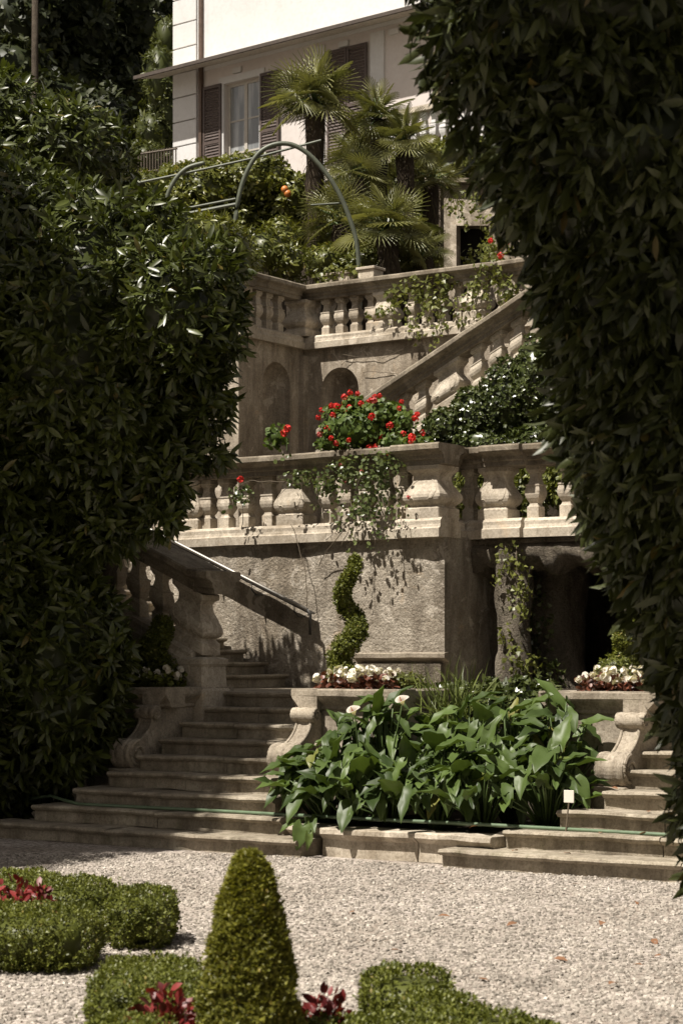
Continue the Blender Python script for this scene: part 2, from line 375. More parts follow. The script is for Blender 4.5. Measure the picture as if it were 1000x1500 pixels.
def ellipsoids(specs, per_m2, shell=0.16, lump=0.10, face_cam=0.0, seed_off=0.0):
    """specs: list of (centre Vector, (rr, rd, rz)); returns positions, normals on the union's surface"""
    RG = np.array([C, S, 0]); DP = np.array([-S, C, 0]); UP = np.array([0, 0, 1.0])
    cs = np.array([tuple(c) for c, _ in specs]); rs = np.array([r for _, r in specs])
    PP = []; NN = []
    for i in range(len(specs)):
        a, bb, c = rs[i]
        area = 4 * PI * (((a * bb) ** 1.6 + (a * c) ** 1.6 + (bb * c) ** 1.6) / 3) ** (1 / 1.6)
        n = int(area * per_m2)
        d = fib_dirs(n)
        # even area: weight by local stretch
        w = np.sqrt((d[:, 0] / a) ** 2 + (d[:, 1] / bb) ** 2 + (d[:, 2] / c) ** 2); w = w / w.max()
        d = d[RNG.random(len(d)) < np.maximum(w, .25)]
        nl = nrm(d / np.array([a, bb, c]))
        if face_cam:
            keep = (nl[:, 1] < 0.35) | (RNG.random(len(nl)) > face_cam); d, nl = d[keep], nl[keep]
        f = 1.0 - np.abs(RNG.normal(size=len(d))) * shell
        q = d * np.array([a, bb, c])
        ph = cs[i].sum() + seed_off
        lu = (np.sin(q[:, 0] * 5.1 / max(a, .3) + ph) * np.sin(q[:, 1] * 4.3 / max(bb, .3) + ph * 1.7) * np.sin(q[:, 2] * 5.7 / max(c, .3) + ph * .6)
              + .6 * np.sin(q[:, 0] * 9.7 + ph * 2) * np.sin(q[:, 2] * 8.1 + q[:, 1] * 6.0))
        q = q * (f + lump * lu)[:, None]
        pw = cs[i] + q[:, :1] * RG + q[:, 1:2] * DP + q[:, 2:] * UP
        nw = nl[:, :1] * RG + nl[:, 1:2] * DP + nl[:, 2:] * UP
        ok = np.ones(len(pw), bool)
        for j in range(len(specs)):
            if j == i: continue
            e = pw - cs[j]
            val = (e @ RG / rs[j][0]) ** 2 + (e @ DP / rs[j][1]) ** 2 + (e[:, 2] / rs[j][2]) ** 2
            ok &= val > 0.62
        PP.append(pw[ok]); NN.append(nw[ok])
    return np.vstack(PP), np.vstack(NN)

def cores(specs, f=0.78, nu=14, nv=9):
    RG = np.array([C, S, 0]); DP = np.array([-S, C, 0]); UP = np.array([0, 0, 1.0])
    V = []; Fq = []
    for c, (a, bb, cz) in specs:
        k = len(V); c = np.array(tuple(c))
        for i in range(nv + 1):
            ph = -PI / 2 + PI * i / nv
            for j in range(nu):
                t = 2 * PI * j / nu
                q = np.array([math.cos(ph) * math.cos(t) * a, math.cos(ph) * math.sin(t) * bb, math.sin(ph) * cz]) * f
                q *= 1 + .12 * math.sin(3 * t + i) * math.cos(2 * ph + j)
                V.append(c + q[0] * RG + q[1] * DP + q[2] * UP)
        for i in range(nv):
            for j in range(nu):
                Fq.append((k + i * nu + j, k + i * nu + (j + 1) % nu, k + (i + 1) * nu + (j + 1) % nu, k + (i + 1) * nu + j))
    return np.array(V), np.array(Fq), 0.15

def shoots(P, N, nleaf, L, up=0.45, jitter=0.4, droop=0.25, spread=(35, 80), stem=0.08):
    n = len(P)
    ax = nrm(N + np.array([0, 0, up]) + RNG.normal(size=(n, 3)) * jitter)
    ref = nrm(np.cross(ax, RNG.normal(size=(n, 3)))); r2 = np.cross(ax, ref)
    PP, YY, ZZ, SS = [], [], [], []
    ph0 = RNG.random(n) * 2 * PI
    for k in range(nleaf):
        ph = ph0 + k * 2.39996 + RNG.normal(size=n) * .25
        th = np.radians(RNG.uniform(spread[0], spread[1], n))
        side = np.cos(ph)[:, None] * ref + np.sin(ph)[:, None] * r2
        y = ax * np.cos(th)[:, None] + side * np.sin(th)[:, None]
        y[:, 2] -= droop * RNG.random(n)
        z = ax * np.sin(th)[:, None] - side * np.cos(th)[:, None] + RNG.normal(size=(n, 3)) * .15
        PP.append(P + ax * (stem * (k / max(1, nleaf - 1) - .6))[..., None] if False else P + ax * (stem * (k / max(1, nleaf - 1) - .6)))
        YY.append(y); ZZ.append(z); SS.append(L * RNG.uniform(.5, 1.2, n))
    return np.vstack(PP), np.vstack(YY), np.vstack(ZZ), np.concatenate(SS)

def loose(P, N, L, droop=0.2, jitter=0.6):
    n = len(P)
    y = nrm(np.cross(N, RNG.normal(size=(n, 3)))) + N * RNG.uniform(-.1, .7, n)[:, None]
    y[:, 2] -= droop
    z = N + RNG.normal(size=(n, 3)) * jitter
    return P, y, z, L * RNG.uniform(.6, 1.2, n)

def px_ell(lst):
    """(x, y, d, rx px, ry px, rd m)"""
    return [(W(x, y, d), (rx * d / F, dd, ry * d / F)) for x, y, d, rx, ry, dd in lst]

def leafy(name, specs, per_m2, tmpl, L, mat, parent, mode='loose', core=0.8, nleaf=7, shell=0.16, lump=0.1, face_cam=0.0, droop=.2, up=.45, jitter=.4, core_specs=None, kind=None, wid=None, spread=(35, 80)):
    P, N = ellipsoids(specs, per_m2, shell, lump, face_cam)
    if mode == 'loose': a = loose(P, N, L, droop, jitter + .2)
    else: a = shoots(P, N, nleaf, L, up, jitter, droop, spread, stem=L * .5)
    ex = cores(core_specs if core_specs is not None else specs, core) if core else None
    w = None if wid is None else np.full(len(a[0]), wid)
    return scatter(name, tmpl, *a, mat, parent, ex, kind=kind, wid=w)

def base_of(specs, z=None):
    c = sum((Vector(c) for c, _ in specs), Vector()) / len(specs)
    lo = min(c2[2] - r[2] for c2, r in specs)
    return Vector((c.x, c.y, lo if z is None else z))

def limb(pts, r0, r1, n=8, wob=0.03):
    pts = [Vector(p) for p in pts]; out = []
    for i in range(len(pts) - 1):
        for k in range(4):
            q = pts[i].lerp(pts[i + 1], k / 4); out.append(q + noise.noise_vector(q * 1.7) * wob)
    out.append(pts[-1]); k = len(out)
    return MB().tube(out, [r0 + (r1 - r0) * i / (k - 1) for i in range(k)], n)

# ================================================================== GROUND
Z1, Z2, Z3 = 1.35, 3.28, 7.0          # landing, middle terrace, upper terrace
g = MB(); N_ = 40
g.add([(-70, -40, 0), (60, -40, 0), (60, 100, 0), (-70, 100, 0)], [(0, 1, 2, 3)])
tag(g.build('gravel_court', M['gravel']), 'pale gravel court in front of the garden stairs', 'ground', kind='structure')
# loose stones
n = 34000
dd = RNG.uniform(8.2, 17.6, n) ** 1.0; rr = (RNG.uniform(-40, 1040, n) - 500) / F * dd
P = np.stack([C * rr - S * dd, S * rr + C * dd, np.zeros(n)], 1)
P = P[P[:, 1] < 14.05]; n = len(P)
T_PEB = (np.array([(-.5, -.4, 0), (.5, -.45, 0), (.55, .4, 0), (-.45, .5, 0), (-.3, -.25, .45), (.28, -.22, .5), (.3, .25, .42), (-.25, .3, .5)]),
         [(0, 1, 5, 4), (1, 2, 6, 5), (2, 3, 7, 6), (3, 0, 4, 7), (4, 5, 6, 7)])
an = RNG.random(n) * 2 * PI
Y = np.stack([np.cos(an), np.sin(an), RNG.normal(size=n) * .25], 1); Z = np.stack([RNG.normal(size=n) * .25, RNG.normal(size=n) * .25, np.ones(n)], 1)
o = scatter('gravel', T_PEB, P, Y, Z, RNG.uniform(.010, .028, n), M['pebble'])
o.data.polygons.foreach_set('use_smooth', np.zeros(len(o.data.polygons), bool))
tag(o, 'loose pale gravel stones covering the court', 'gravel', kind='stuff')

tg = MB().box(-40, -12.62, 20.35, 27.9, -0.5, Z2).box(-12.62, 12, 23.4, 27.9, -.5, Z2)
tag(tg.build('middle_terrace_ground', M['soil']), 'ground of the middle terrace behind the lower balustrade', 'ground', kind='structure')
tg = MB().box(-45, -20.4, 26.6, 70, -0.5, Z3).box(-20.4, 14, 28.62, 70, -0.5, Z3)
tag(tg.build('upper_terrace_ground', M['soil']), 'ground of the upper terrace under the palms', 'ground', kind='structure')

# ================================================================== STEPS
STEP = [(-.02, 0.0), (-.02, .095), (.012, .10), (.03, .112), (.042, .128), (.034, .145), (.018, .150), (-.42, .150), (-.42, 0.0)]
def step_b(a0, a1, bfront, ztop, parent, name='step'):
    cut = a0 + (a1 - a0) * random.uniform(.3, .7)      # two blocks with an open joint
    for c0, c1, dz in ((a0, cut - .004, 0), (cut + .004, a1, random.uniform(-.006, -.002))):
        m = MB().extrude(STEP, (c0, bfront + random.uniform(-.006, .006), ztop - .15 + dz), (c1, bfront, ztop - .15 + dz), (0, -1, 0), 0.16, .008)
        m.build(name, M['step'], parent, smooth=False)
CX = -9.35
def steps_flight(parent, mirror):
    lim = {1: (-13.75, -10.06), 2: (-13.35, -10.45), 3: (-13.12, -10.78), 4: (-12.98, -11.02)}
    for n in range(1, 10):
        a0, a1 = lim.get(n, (-12.87, -10.95))
        if mirror: a0, a1 = 2 * CX - a1, 2 * CX - a0
        step_b(a0, a1, 14.0 + .32 * (n - 1), .15 * n, parent)
st = thing('stone_staircase', (-12, 15.5, 0), 'shaded stone staircase climbing beside the left flower planter then turning along the wall', 'staircase')
steps_flight(st, False)
MB().box(-14.6, -10.98, 16.98, 20.0, 0.0, Z1 - .004).build('landing', M['step'], st)
for k in range(0, 13):                         # second flight, rising to the left along the wall
    a = -14.5 - .31 * k
    MB().extrude(STEP, (a, 16.62, Z1 + .15 * k), (a, 19.95, Z1 + .15 * k), (1, 0, 0), .25, .006).build('step', M['step'], st)
MB().box(-19, -13.05, 16.30, 16.62, 0, 1.05).add(
    [(-13.05, 16.30, 1.05), (-13.05, 16.62, 1.05), (-19, 16.62, 1.05), (-19, 16.30, 1.05), (-13.05, 16.30, 1.45), (-13.05, 16.62, 1.45), (-19, 16.62, 4.15), (-19, 16.30, 4.15)],
    [(0, 4, 7, 3), (1, 2, 6, 5), (4, 5, 6, 7), (0, 1, 5, 4), (2, 3, 7, 6)]).build('flank_wall', M['plaster'], st)
st2 = thing('stone_staircase', (-6.7, 15.5, 0), 'sunny stone staircase at the right edge, partly hidden by the dark hedge', 'staircase')
steps_flight(st2, True)
MB().box(-7.72, -3, 16.98, 20.4, 0.0, Z1 - .004).build('landing', M['step'], st2)
MB().box(-5.5, -5.2, 15.0, 20, 0, 1.5).build('flank_wall', M['plaster'], st2)

# kerb in front of the bed
KERB = [(-.02, 0), (-.02, .15), (.0, .165), (.02, .18), (.045, .20), (.04, .235), (.02, .245), (-.3, .245), (-.3, 0)]
kb = thing('stone_kerb', (-9.3, 14.3, 0), 'low moulded stone kerb holding the arum bed above the gravel', 'kerb')
MB().extrude(KERB, (-9.98, 14.22, 0), (-9.02, 14.22, 0), (0, -1, 0), .16, .009).build('kerb_stone', M['stone'], kb)
MB().extrude(KERB, (-9.012, 14.22, 0), (-8.30, 14.22, 0), (0, -1, 0), .16, .009).build('kerb_stone', M['stone'], kb)
MB().extrude(KERB, (-10.40, 14.35, 0), (-9.99, 14.35, 0), (0, -1, 0), .16, .009).build('kerb_stone', M['stone'], kb)
bd = MB().box(-10.9, -7.8, 14.5, 16.7, 0, .235).box(-10.97, -7.73, 16.9, 20.3, 0, 1.28)
tag(bd.build('soil_bed', M['soil']), 'dark soil of the arum bed behind the kerb', 'ground', kind='structure')
rw = thing('low_wall', (-9.35, 16.7, 0), 'low stained wall behind the arum leaves between the two planters', 'wall')
MB().box(-10.97, -7.73, 16.72, 16.89, 0, 1.26).build('wall_body', M['tufa'], rw)

# ================================================================== PLANTERS WITH SCROLL CONSOLES
def spiral(cx, cz, r, turns, n=40, start=0.0, inner=0.12):
    return [(cx + math.cos(start + 2 * PI * turns * i / n) * (r * (1 - (1 - inner) * i / n)),
             cz + math.sin(start + 2 * PI * turns * i / n) * (r * (1 - (1 - inner) * i / n))) for i in range(n + 1)]
def planter(a0, a1, side, label):
    """a0..a1 box; console on the stair side: side=-1 -> at a0, +1 -> at a1"""
    b0, b1 = 15.72, 16.62
    t = thing('stone_planter', ((a0 + a1) / 2, b0, 0), label, 'planter')
    CAP = [(0, 1.20), (.02, 1.215), (.02, 1.24), (.05, 1.275), (.085, 1.31), (.10, 1.335), (.10, 1.385), (.09, 1.40), (-.2, 1.40), (-.2, 1.20)]
    bod = MB().box(a0, a1, b0, b1, .15, 1.21)
    bod.build('planter_body', M['planter'], t, bevel=.02)
    m = MB().extrude(CAP, (a0 - .1, b0, 0), (a1 + .1, b0, 0), (0, -1, 0), .2, .004)
    m.extrude([(o, h - .002) for o, h in CAP], (a1, b0 - .098, 0), (a1, b1 + .05, 0), (1, 0, 0), .2, .004)
    m.extrude([(o, h - .002) for o, h in CAP], (a0, b0 - .098, 0), (a0, b1 + .05, 0), (-1, 0, 0), .2, .004)
    m.extrude([(o, h - .004) for o, h in CAP], (a0 - .1, b1, 0), (a1 + .1, b1, 0), (0, 1, 0), .2, .004)
    m.build('cap', M['planter'], t)
    MB().box(a0 + .2, a1 - .2, b0 + .2, b1 - .2, 1.2, 1.36).build('soil', M['soil'], t)
    # console: S-profile in the (b, z) plane, extruded along a
    w0, w1 = (a0 - .03, a0 + .22) if side < 0 else (a1 - .22, a1 + .03)
    tb, tz, tr = 15.58, 1.155, .072        # top volute
    lb, lz, lr = 15.29, .755, .152          # bottom volute
    outer = []
    for i in range(15):                    # concave sweep from top volute to bottom volute
        s = i / 14
        bx = tb - .02 + (lb - .02 - (tb - .02)) * (s ** 1.9)
        bz = tz - tr * .6 + (lz + lr * .6 - (tz - tr * .6)) * (1 - (1 - s) ** 1.15)
        outer.append((bx, bz))
    poly = outer + [(lb + .05, lz - lr * .9), (b0 + .02, lz - lr * .9), (b0 + .02, tz + tr * .6)]
    k = len(poly)
    def body(x0, x1):
        vs = [(x, q[0], q[1]) for x in (x0, x1) for q in poly]
        return MB().add(vs, [tuple(range(k)), tuple(reversed(range(k, 2 * k)))] + [(i, i + k, (i + 1) % k + k, (i + 1) % k) for i in range(k)])
    c = fix_normals(body(w0 + .03, w1 - .03).build('console', M['planter'], t, bevel=.012))
    rib = []
    xr = (w0 + w1) / 2
    mm = MB()
    for xx in (w0 + .045, w1 - .045):
        mm.tube([(xx, q[0] - .002, q[1]) for q in outer], .014, 8)
    mm.build('console_rib', M['planter'], c, smooth=True)
    for (vb, vz, vr) in ((tb, tz, tr), (lb, lz, lr)):
        v = MB()
        prof = [(0, .93), (.08, 1.0), (.18, 1.0), (.24, .93), (.30, .90), (.38, .985), (.5, 1.0), (.62, .985), (.70, .90), (.76, .93), (.82, 1.0), (.92, 1.0), (1, .93)]
        nn = 28; vs = []
        for q, rr_ in prof:
            x = w0 + (w1 - w0) * q
            vs += [(x, vb + math.cos(2 * PI * j / nn) * vr * rr_, vz + math.sin(2 * PI * j / nn) * vr * rr_) for j in range(nn)]
        fs = [(i * nn + j, i * nn + (j + 1) % nn, (i + 1) * nn + (j + 1) % nn, (i + 1) * nn + j) for i in range(len(prof) - 1) for j in range(nn)]
        fs += [tuple(range(nn)), tuple((len(prof) - 1) * nn + j for j in range(nn))]
        v.add(vs, fs)
        for xx, in ((w0 - .004,), (w1 + .004,)):
            v.tube([(xx, q[0], q[1]) for q in spiral(vb, vz, vr * .86, 1.9, 44, PI * .5)], [vr * .12 * (1 - .3 * i / 44) for i in range(45)], 6)
            v.tube([(xx - .012, vb, vz), (xx + .012, vb, vz)], vr * .24, 12)
        fix_normals(v.build('volute', M['planter'], c, smooth=False))
    MB().box(w0 - .02, w1 + .02, lb - lr * .92, b0, .10, lz - lr * .9).build('console_base', M['planter'], t, bevel=.015)
    return t
planter(-13.95, -12.92, +1, 'shaded stone planter with scroll console under the dark hedge, left of the stairs')
planter(-11.20, -10.20, -1, 'sunlit stone planter with scroll console at the left end of the arum bed')
planter(-8.55, -7.64, +1, 'stone planter with worn scroll console at the right end of the arum bed')

# ================================================================== BALUSTRADES
BAL = [(0, .076), (.135, .076), (.14, .067), (.155, .058), (.175, .052), (.20, .066), (.235, .084), (.275, .096), (.315, .097), (.355, .088), (.372, .083),
       (.376, .092), (.392, .092), (.398, .070), (.43, .060), (.475, .052), (.52, .056), (.535, .074), (.55, .076), (.56, .088), (.61, .088)]
BAL_SMOOTH = BAL
bal_mesh = MB().lathe_sq(BAL).mesh('baluster', M['stone'])
PIERP = [(0, .175), (.115, .175), (.12, .165), (.135, .15), (.15, .145), (.165, .158), (.185, .178), (.21, .192), (.24, .199), (.275, .195), (.305, .184), (.335, .167), (.365, .154), (.40, .136), (.44, .126), (.49, .124), (.525, .138), (.55, .160), (.562, .172), (.61, .172)]
def relief(m, hy, kx, shear=0.0):
    """raised carved strapwork on the front face of a pier"""
    for sgn in (-1, 1):
        for yy in (-1, 1):
            pts = []
            for i in range(20):
                s = i / 19
                z = .50 - .27 * s
                x = sgn * (.03 + .12 * kx * math.sin(s * 2.3) ** 1.2 + .01)
                h = np.interp(z, [q[0] for q in PIERP], [q[1] for q in PIERP])
                pts.append((x, yy * (h * hy - .002), z + shear * x))
            for i in range(14):
                an = -PI / 2 * 0 + i / 13 * 4.2
                r = .055 * (1 - .06 * i); x = sgn * (.105 * kx - r * math.sin(an) * .9); z = .235 + .035 * (math.cos(an) - 1)
                h = np.interp(z, [q[0] for q in PIERP], [q[1] for q in PIERP])
                pts.append((x, yy * (h * hy - .002), z + shear * x))
            m.tube(pts, .009, 5)
    return m
def pier_mesh(kx=1.15, ky=.85, shear=0.0, carve=True):
    m = MB().lathe_sq(PIERP, kx, ky, shear)
    if carve: relief(m, ky, kx, shear)
    return m.mesh('pier', M['stone'])
pier0 = pier_mesh(); pier_big = pier_mesh(1.28, 1.35)
COPE = [(-.15, 0), (-.15, .05), (-.175, .065), (-.18, .105), (-.215, .135), (-.27, .15), (-.285, .165), (-.285, .215), (-.27, .235), (.27, .235), (.285, .215), (.285, .165), (.27, .15), (.215, .135), (.18, .105), (.175, .065), (.15, .05), (.15, 0)]
RAIL = [(-.24, 0), (-.24, .10), (-.215, .115), (-.205, .15), (-.205, .19), (-.17, .225), (.17, .225), (.205, .19), (.205, .15), (.215, .115), (.24, .10), (.24, 0)]
RAILH, BALH = .225, .61
def run(parent, p0, p1, items, out, cope=True, rail=True, name_c='coping', slope=0.0):
    """p0,p1 on the centre line at the bottom of the rail; items: list of (fraction or metres, kind)"""
    p0, p1 = Vector(p0), Vector(p1); L = (p1 - p0).length
    u = (p1 - p0) / L
    if rail: MB().extrude(RAIL, p0, p1, out, .3, .004).build('base_rail', M['stone'], parent)
    if cope:
        q = Vector((0, 0, RAILH + BALH)); MB().extrude(COPE, p0 + q, p1 + q, out, .3, .005).build(name_c, M['coping'], parent)
    org = wloc(parent); ang = math.atan2(u.y, u.x)
    for s, me in items:
        o = link('pier' if me.name.startswith('pier') else 'baluster', me, parent, tuple(p0 + u * s + Vector((0, 0, RAILH)) - org))
        o.rotation_euler = (0, 0, ang)

# --- lower balustrade (on the middle terrace edge)
WB = 20.0; ZB = 3.08
def a_at(x, b): return on_b(x, 900, b).x
lb_ = thing('stone_balustrade', (-14, WB + .2, ZB), 'lower stone balustrade under the red geraniums, crossing above the rough wall', 'balustrade')
bc = WB + .16
A0, A1 = -22.0, -12.33
corner_a = -12.56
items = []
xs_b = [299, 326, 355, 389, 475, 503, 531, 560, 588]
for x in xs_b: items.append((a_at(x, bc - .1) - A0, bal_mesh))
for x in (427, 275): items.append((a_at(x, bc - .1) - A0, pier0))
a = a_at(275, bc) - .42
k = 0
while a > A0 + .3:
    items.append((a - A0, pier0 if k % 5 == 4 else bal_mesh)); a -= .30 if k % 5 not in (3, 4) else .40; k += 1
run(lb_, (A0, bc, ZB), (A1 - .0, bc, ZB), items, (0, -1, 0))
org = wloc(lb_)
o = link('pier', pier_big, lb_, tuple(Vector((corner_a, bc, ZB + RAILH)) - org)); o['label'] = 'large carved corner pier with leaf relief'
BB = WB + .62 + .16                     # bay behind the corner
run(lb_, (corner_a, bc + .24, ZB), (corner_a, BB - .24, ZB), [], (1, 0, 0))
items = [(a_at(711, BB) - corner_a, bal_mesh), (a_at(752, BB) - corner_a, pier0), (a_at(807, BB) - corner_a, bal_mesh), (a_at(855, BB) - corner_a, bal_mesh), (a_at(893, BB) - corner_a, bal_mesh),
         (a_at(935, BB) - corner_a, bal_mesh), (a_at(980, BB) - corner_a, pier0), (a_at(1020, BB) - corner_a, bal_mesh), (a_at(1060, BB) - corner_a, bal_mesh)]
run(lb_, (corner_a - .2, BB, ZB + .003), (-6.3, BB, ZB + .003), items, (0, -1, 0))
# raised blocks where the wide pier stands forward
ap = a_at(752, BB)
MB().extrude([(o * 1.0, h) for o, h in COPE], (ap - .27, BB - .075, ZB + RAILH + BALH + .004), (ap + .27, BB - .075, ZB + RAILH + BALH + .004), (0, -1, 0), .2, .003).build('coping_block', M['coping'], lb_)
MB().extrude(RAIL, (ap - .25, BB - .07, ZB + .004), (ap + .25, BB - .07, ZB + .004), (0, -1, 0), .2, .003).build('rail_block', M['stone'], lb_)
ap = corner_a
MB().extrude(COPE, (ap - .36, bc - .07, ZB + RAILH + BALH + .004), (ap + .30, bc - .07, ZB + RAILH + BALH + .004), (0, -1, 0), .2, .003).build('coping_block', M['coping'], lb_)
MB().extrude(RAIL, (ap - .33, bc - .06, ZB + .004), (ap + .27, bc - .06, ZB + .004), (0, -1, 0), .2, .003).build('rail_block', M['stone'], lb_)

# --- rough wall under it
tw = thing('terrace_wall', (-15, WB, 0), 'rough sunlit plaster wall under the lower balustrade, behind the handrail', 'wall')
def grid_wall(m, p0, p1, z0, z1, out, step=.16, amp=.03):
    p0, p1 = Vector(p0), Vector(p1); L = (p1 - p0).length; nx = max(1, int(L / step)); nz = max(1, int((z1 - z0) / step)); vs = []
    for j in range(nz + 1):
        for i in range(nx + 1):
            q = p0.lerp(p1, i / nx); q = Vector((q.x, q.y, z0 + (z1 - z0) * j / nz))
            edge = 0 if i in (0, nx) else 1
            vs.append(q + Vector(out) * (noise.fractal(q * 2.2, 1, 2, 4) * amp) * edge)
    m.add(vs, [(j * (nx + 1) + i, j * (nx + 1) + i + 1, (j + 1) * (nx + 1) + i + 1, (j + 1) * (nx + 1) + i) for j in range(nz) for i in range(nx)])
    return m
CR = -12.30
m = grid_wall(MB(), (-22, WB, 0), (CR, WB, 0), 0, ZB + .02, (0, -1, 0), .14, .025)
m.add([(-22, WB, ZB + .02), (CR, WB, ZB + .02), (CR, WB + .35, ZB + .02), (-22, WB + .35, ZB + .02)], [(0, 1, 2, 3)])
m.build('wall_face', M['roughcast'], tw)
grid_wall(MB(), (CR, WB, 0), (CR, WB + 3.2, 0), 0, ZB + .02, (1, 0, 0), .14, .02).build('return_face', M['roughcast'], tw)
LEDG = [(0, 0), (0, .03), (.05, .07), (.09, .08), (.09, .125), (.07, .14), (-.02, .14), (-.02, 0)]
pl, pr = on_b(523, 960, WB), on_b(653, 958, WB)
MB().extrude(LEDG, (pl.x, WB, 1.62), (CR + .05, WB, 1.62), (0, -1, 0), .25, .006).build('ledge', M['planter'], tw)
MB().box(pl.x + .05, CR - .01, WB - .07, WB + .01, 1.2, 1.63).build('plinth', M['tufa'], tw)

# --- grotto under the bay
def rock_column(x, b, w, z0, z1, label=None, amp=.09, lean=0):
    p = on_b(x, 900, b); m = MB(); n = 18; k = 26; vs = []
    for i in range(k + 1):
        z = z0 + (z1 - z0) * i / k
        for j in range(n):
            an = 2 * PI * j / n
            q = Vector((p.x + math.cos(an) * w, b + math.sin(an) * w, z))
            f = 1 + noise.fractal(q * 3.2, 1, 2, 4) * amp * 3 + .25 * abs(i / k - .5) ** 2
            vs.append((p.x + lean * (i / k) + math.cos(an) * w * f, b + math.sin(an) * w * f, z + noise.noise(q * 6) * .03))
    fs = [(i * n + j, i * n + (j + 1) % n, (i + 1) * n + (j + 1) % n, (i + 1) * n + j) for i in range(k) for j in range(n)]
    return m.add(vs, fs), p
gr = thing('grotto', (-10, 21.5, 0), 'dark rocky grotto of tufa pillars under the right part of the terrace', 'grotto')
for (x, bb, w, z1) in ((752, 20.78, .20, 3.1), (822, 21.55, .30, 3.05), (955, 20.8, .3, 3.1), (1040, 21.4, .4, 3.1)):
    c_, p = rock_column(x, bb, w, 1.2, z1, None, .07); c_.build('tufa_pillar', M['tufa'], gr, smooth=True)
w0_, w1_ = on_b(680, 900, 21.0).x, on_b(812, 900, 21.3).x
grid_wall(MB(), (w0_, 20.95, 0), (w1_, 21.3, 0), 1.1, 3.1, (0, -1, 0), .09, .16).build('rock_face', M['tufa'], gr, smooth=True)
m = MB()
pa, pb = on_b(690, 800, 20.62).x, -6.0
nx, ns = 70, 10; vs = []
for i in range(nx + 1):
    for j in range(ns):
        an = 2 * PI * j / ns
        x = pa + (pb - pa) * i / nx
        q = Vector((x, 20.85 + .27 * math.cos(an), 2.92 + .17 * math.sin(an)))
        dz = noise.fractal(q * 3, 1, 2, 4) * .06
        if math.sin(an) < -.3: dz -= max(0, noise.noise(Vector((x * 6, 1.3, math.cos(an))))) * .35
        vs.append(q + Vector((0, noise.noise(q * 5) * .05, dz)))
m.add(vs, [(i * ns + j, i * ns + (j + 1) % ns, (i + 1) * ns + (j + 1) % ns, (i + 1) * ns + j) for i in range(nx) for j in range(ns)])
m.build('stalactite_lintel', M['tufa'], gr, smooth=True)
MB().box(CR, -6.0, 23.2, 23.4, 0, 3.3).build('back_wall', M['tufa'], gr)
MB().box(CR + .0, -6.0, 20.6, 23.2, 3.02, 3.07).build('grotto_ceiling', M['tufa'], gr)
MB().box(-6.0, -5.7, 20.3, 23.4, 0, 3.07).build('side_wall', M['tufa'], gr)
MB().box(CR, -6, 20.4, 23.3, Z1 - .3, Z1 - .01).build('grotto_floor', M['soil'], gr)

# --- lower left stair balustrade (dark, sloping)
def stair_balustrade(parent, p_newel, slope, L, dirx, items, b):
    """runs from the newel along dirx*a, rising by slope"""
    p0 = Vector((p_newel.x, b, p_newel.z)); p1 = p0 + Vector((dirx * L, 0, slope * L))
    MB().extrude(RAIL, p0, p1, (0, -1, 0), .3, .004).build('base_rail', M['stone'], parent)
    q = Vector((0, 0, RAILH + BALH)); MB().extrude(COPE, p0 + q, p1 + q, (0, -1, 0), .3, .005).build('coping', M['coping'], parent)
    sh = slope * dirx
    bm = MB().lathe_sq(BAL, shear=sh).mesh('baluster', M['stone']); pm = pier_mesh(1.15, .85, sh)
    org = wloc(parent)
    for s, kind in items:
        link('pier' if kind == 'p' else 'baluster', pm if kind == 'p' else bm, parent, tuple(p0 + Vector((dirx * s, 0, slope * s + RAILH)) - org))
    return p0
sb = thing('stair_balustrade', (-13, 16.45, 1.4), 'shaded sloping stone balustrade beside the lower left stairs', 'balustrade')
nz = 1.62
its = [(.10, 'p')]; s = .55
for k in range(14): its.append((s, 'b' if k % 5 != 4 else 'p')); s += .31 if k % 5 not in (3, 4) else .38
stair_balustrade(sb, Vector((-13.0, 0, nz - .08)), .45, 5.6, -1, its, 16.45)
MB().extrude(COPE, (-13.02, 16.45, nz + .745), (-12.74, 16.45, nz + .745 - .03), (0, -1, 0), .2, .004).build('coping_end', M['coping'], sb)
MB().lathe_sq([(1.0, .26), (1.36, .26), (1.40, .23), (1.60, .22), (1.63, .24), (1.68, .24), (1.70, .20)], 1, .9).build('newel_block', M['stone'], sb, local=True).location = Vector((-13.06, 16.42, 0)) - wloc(sb)

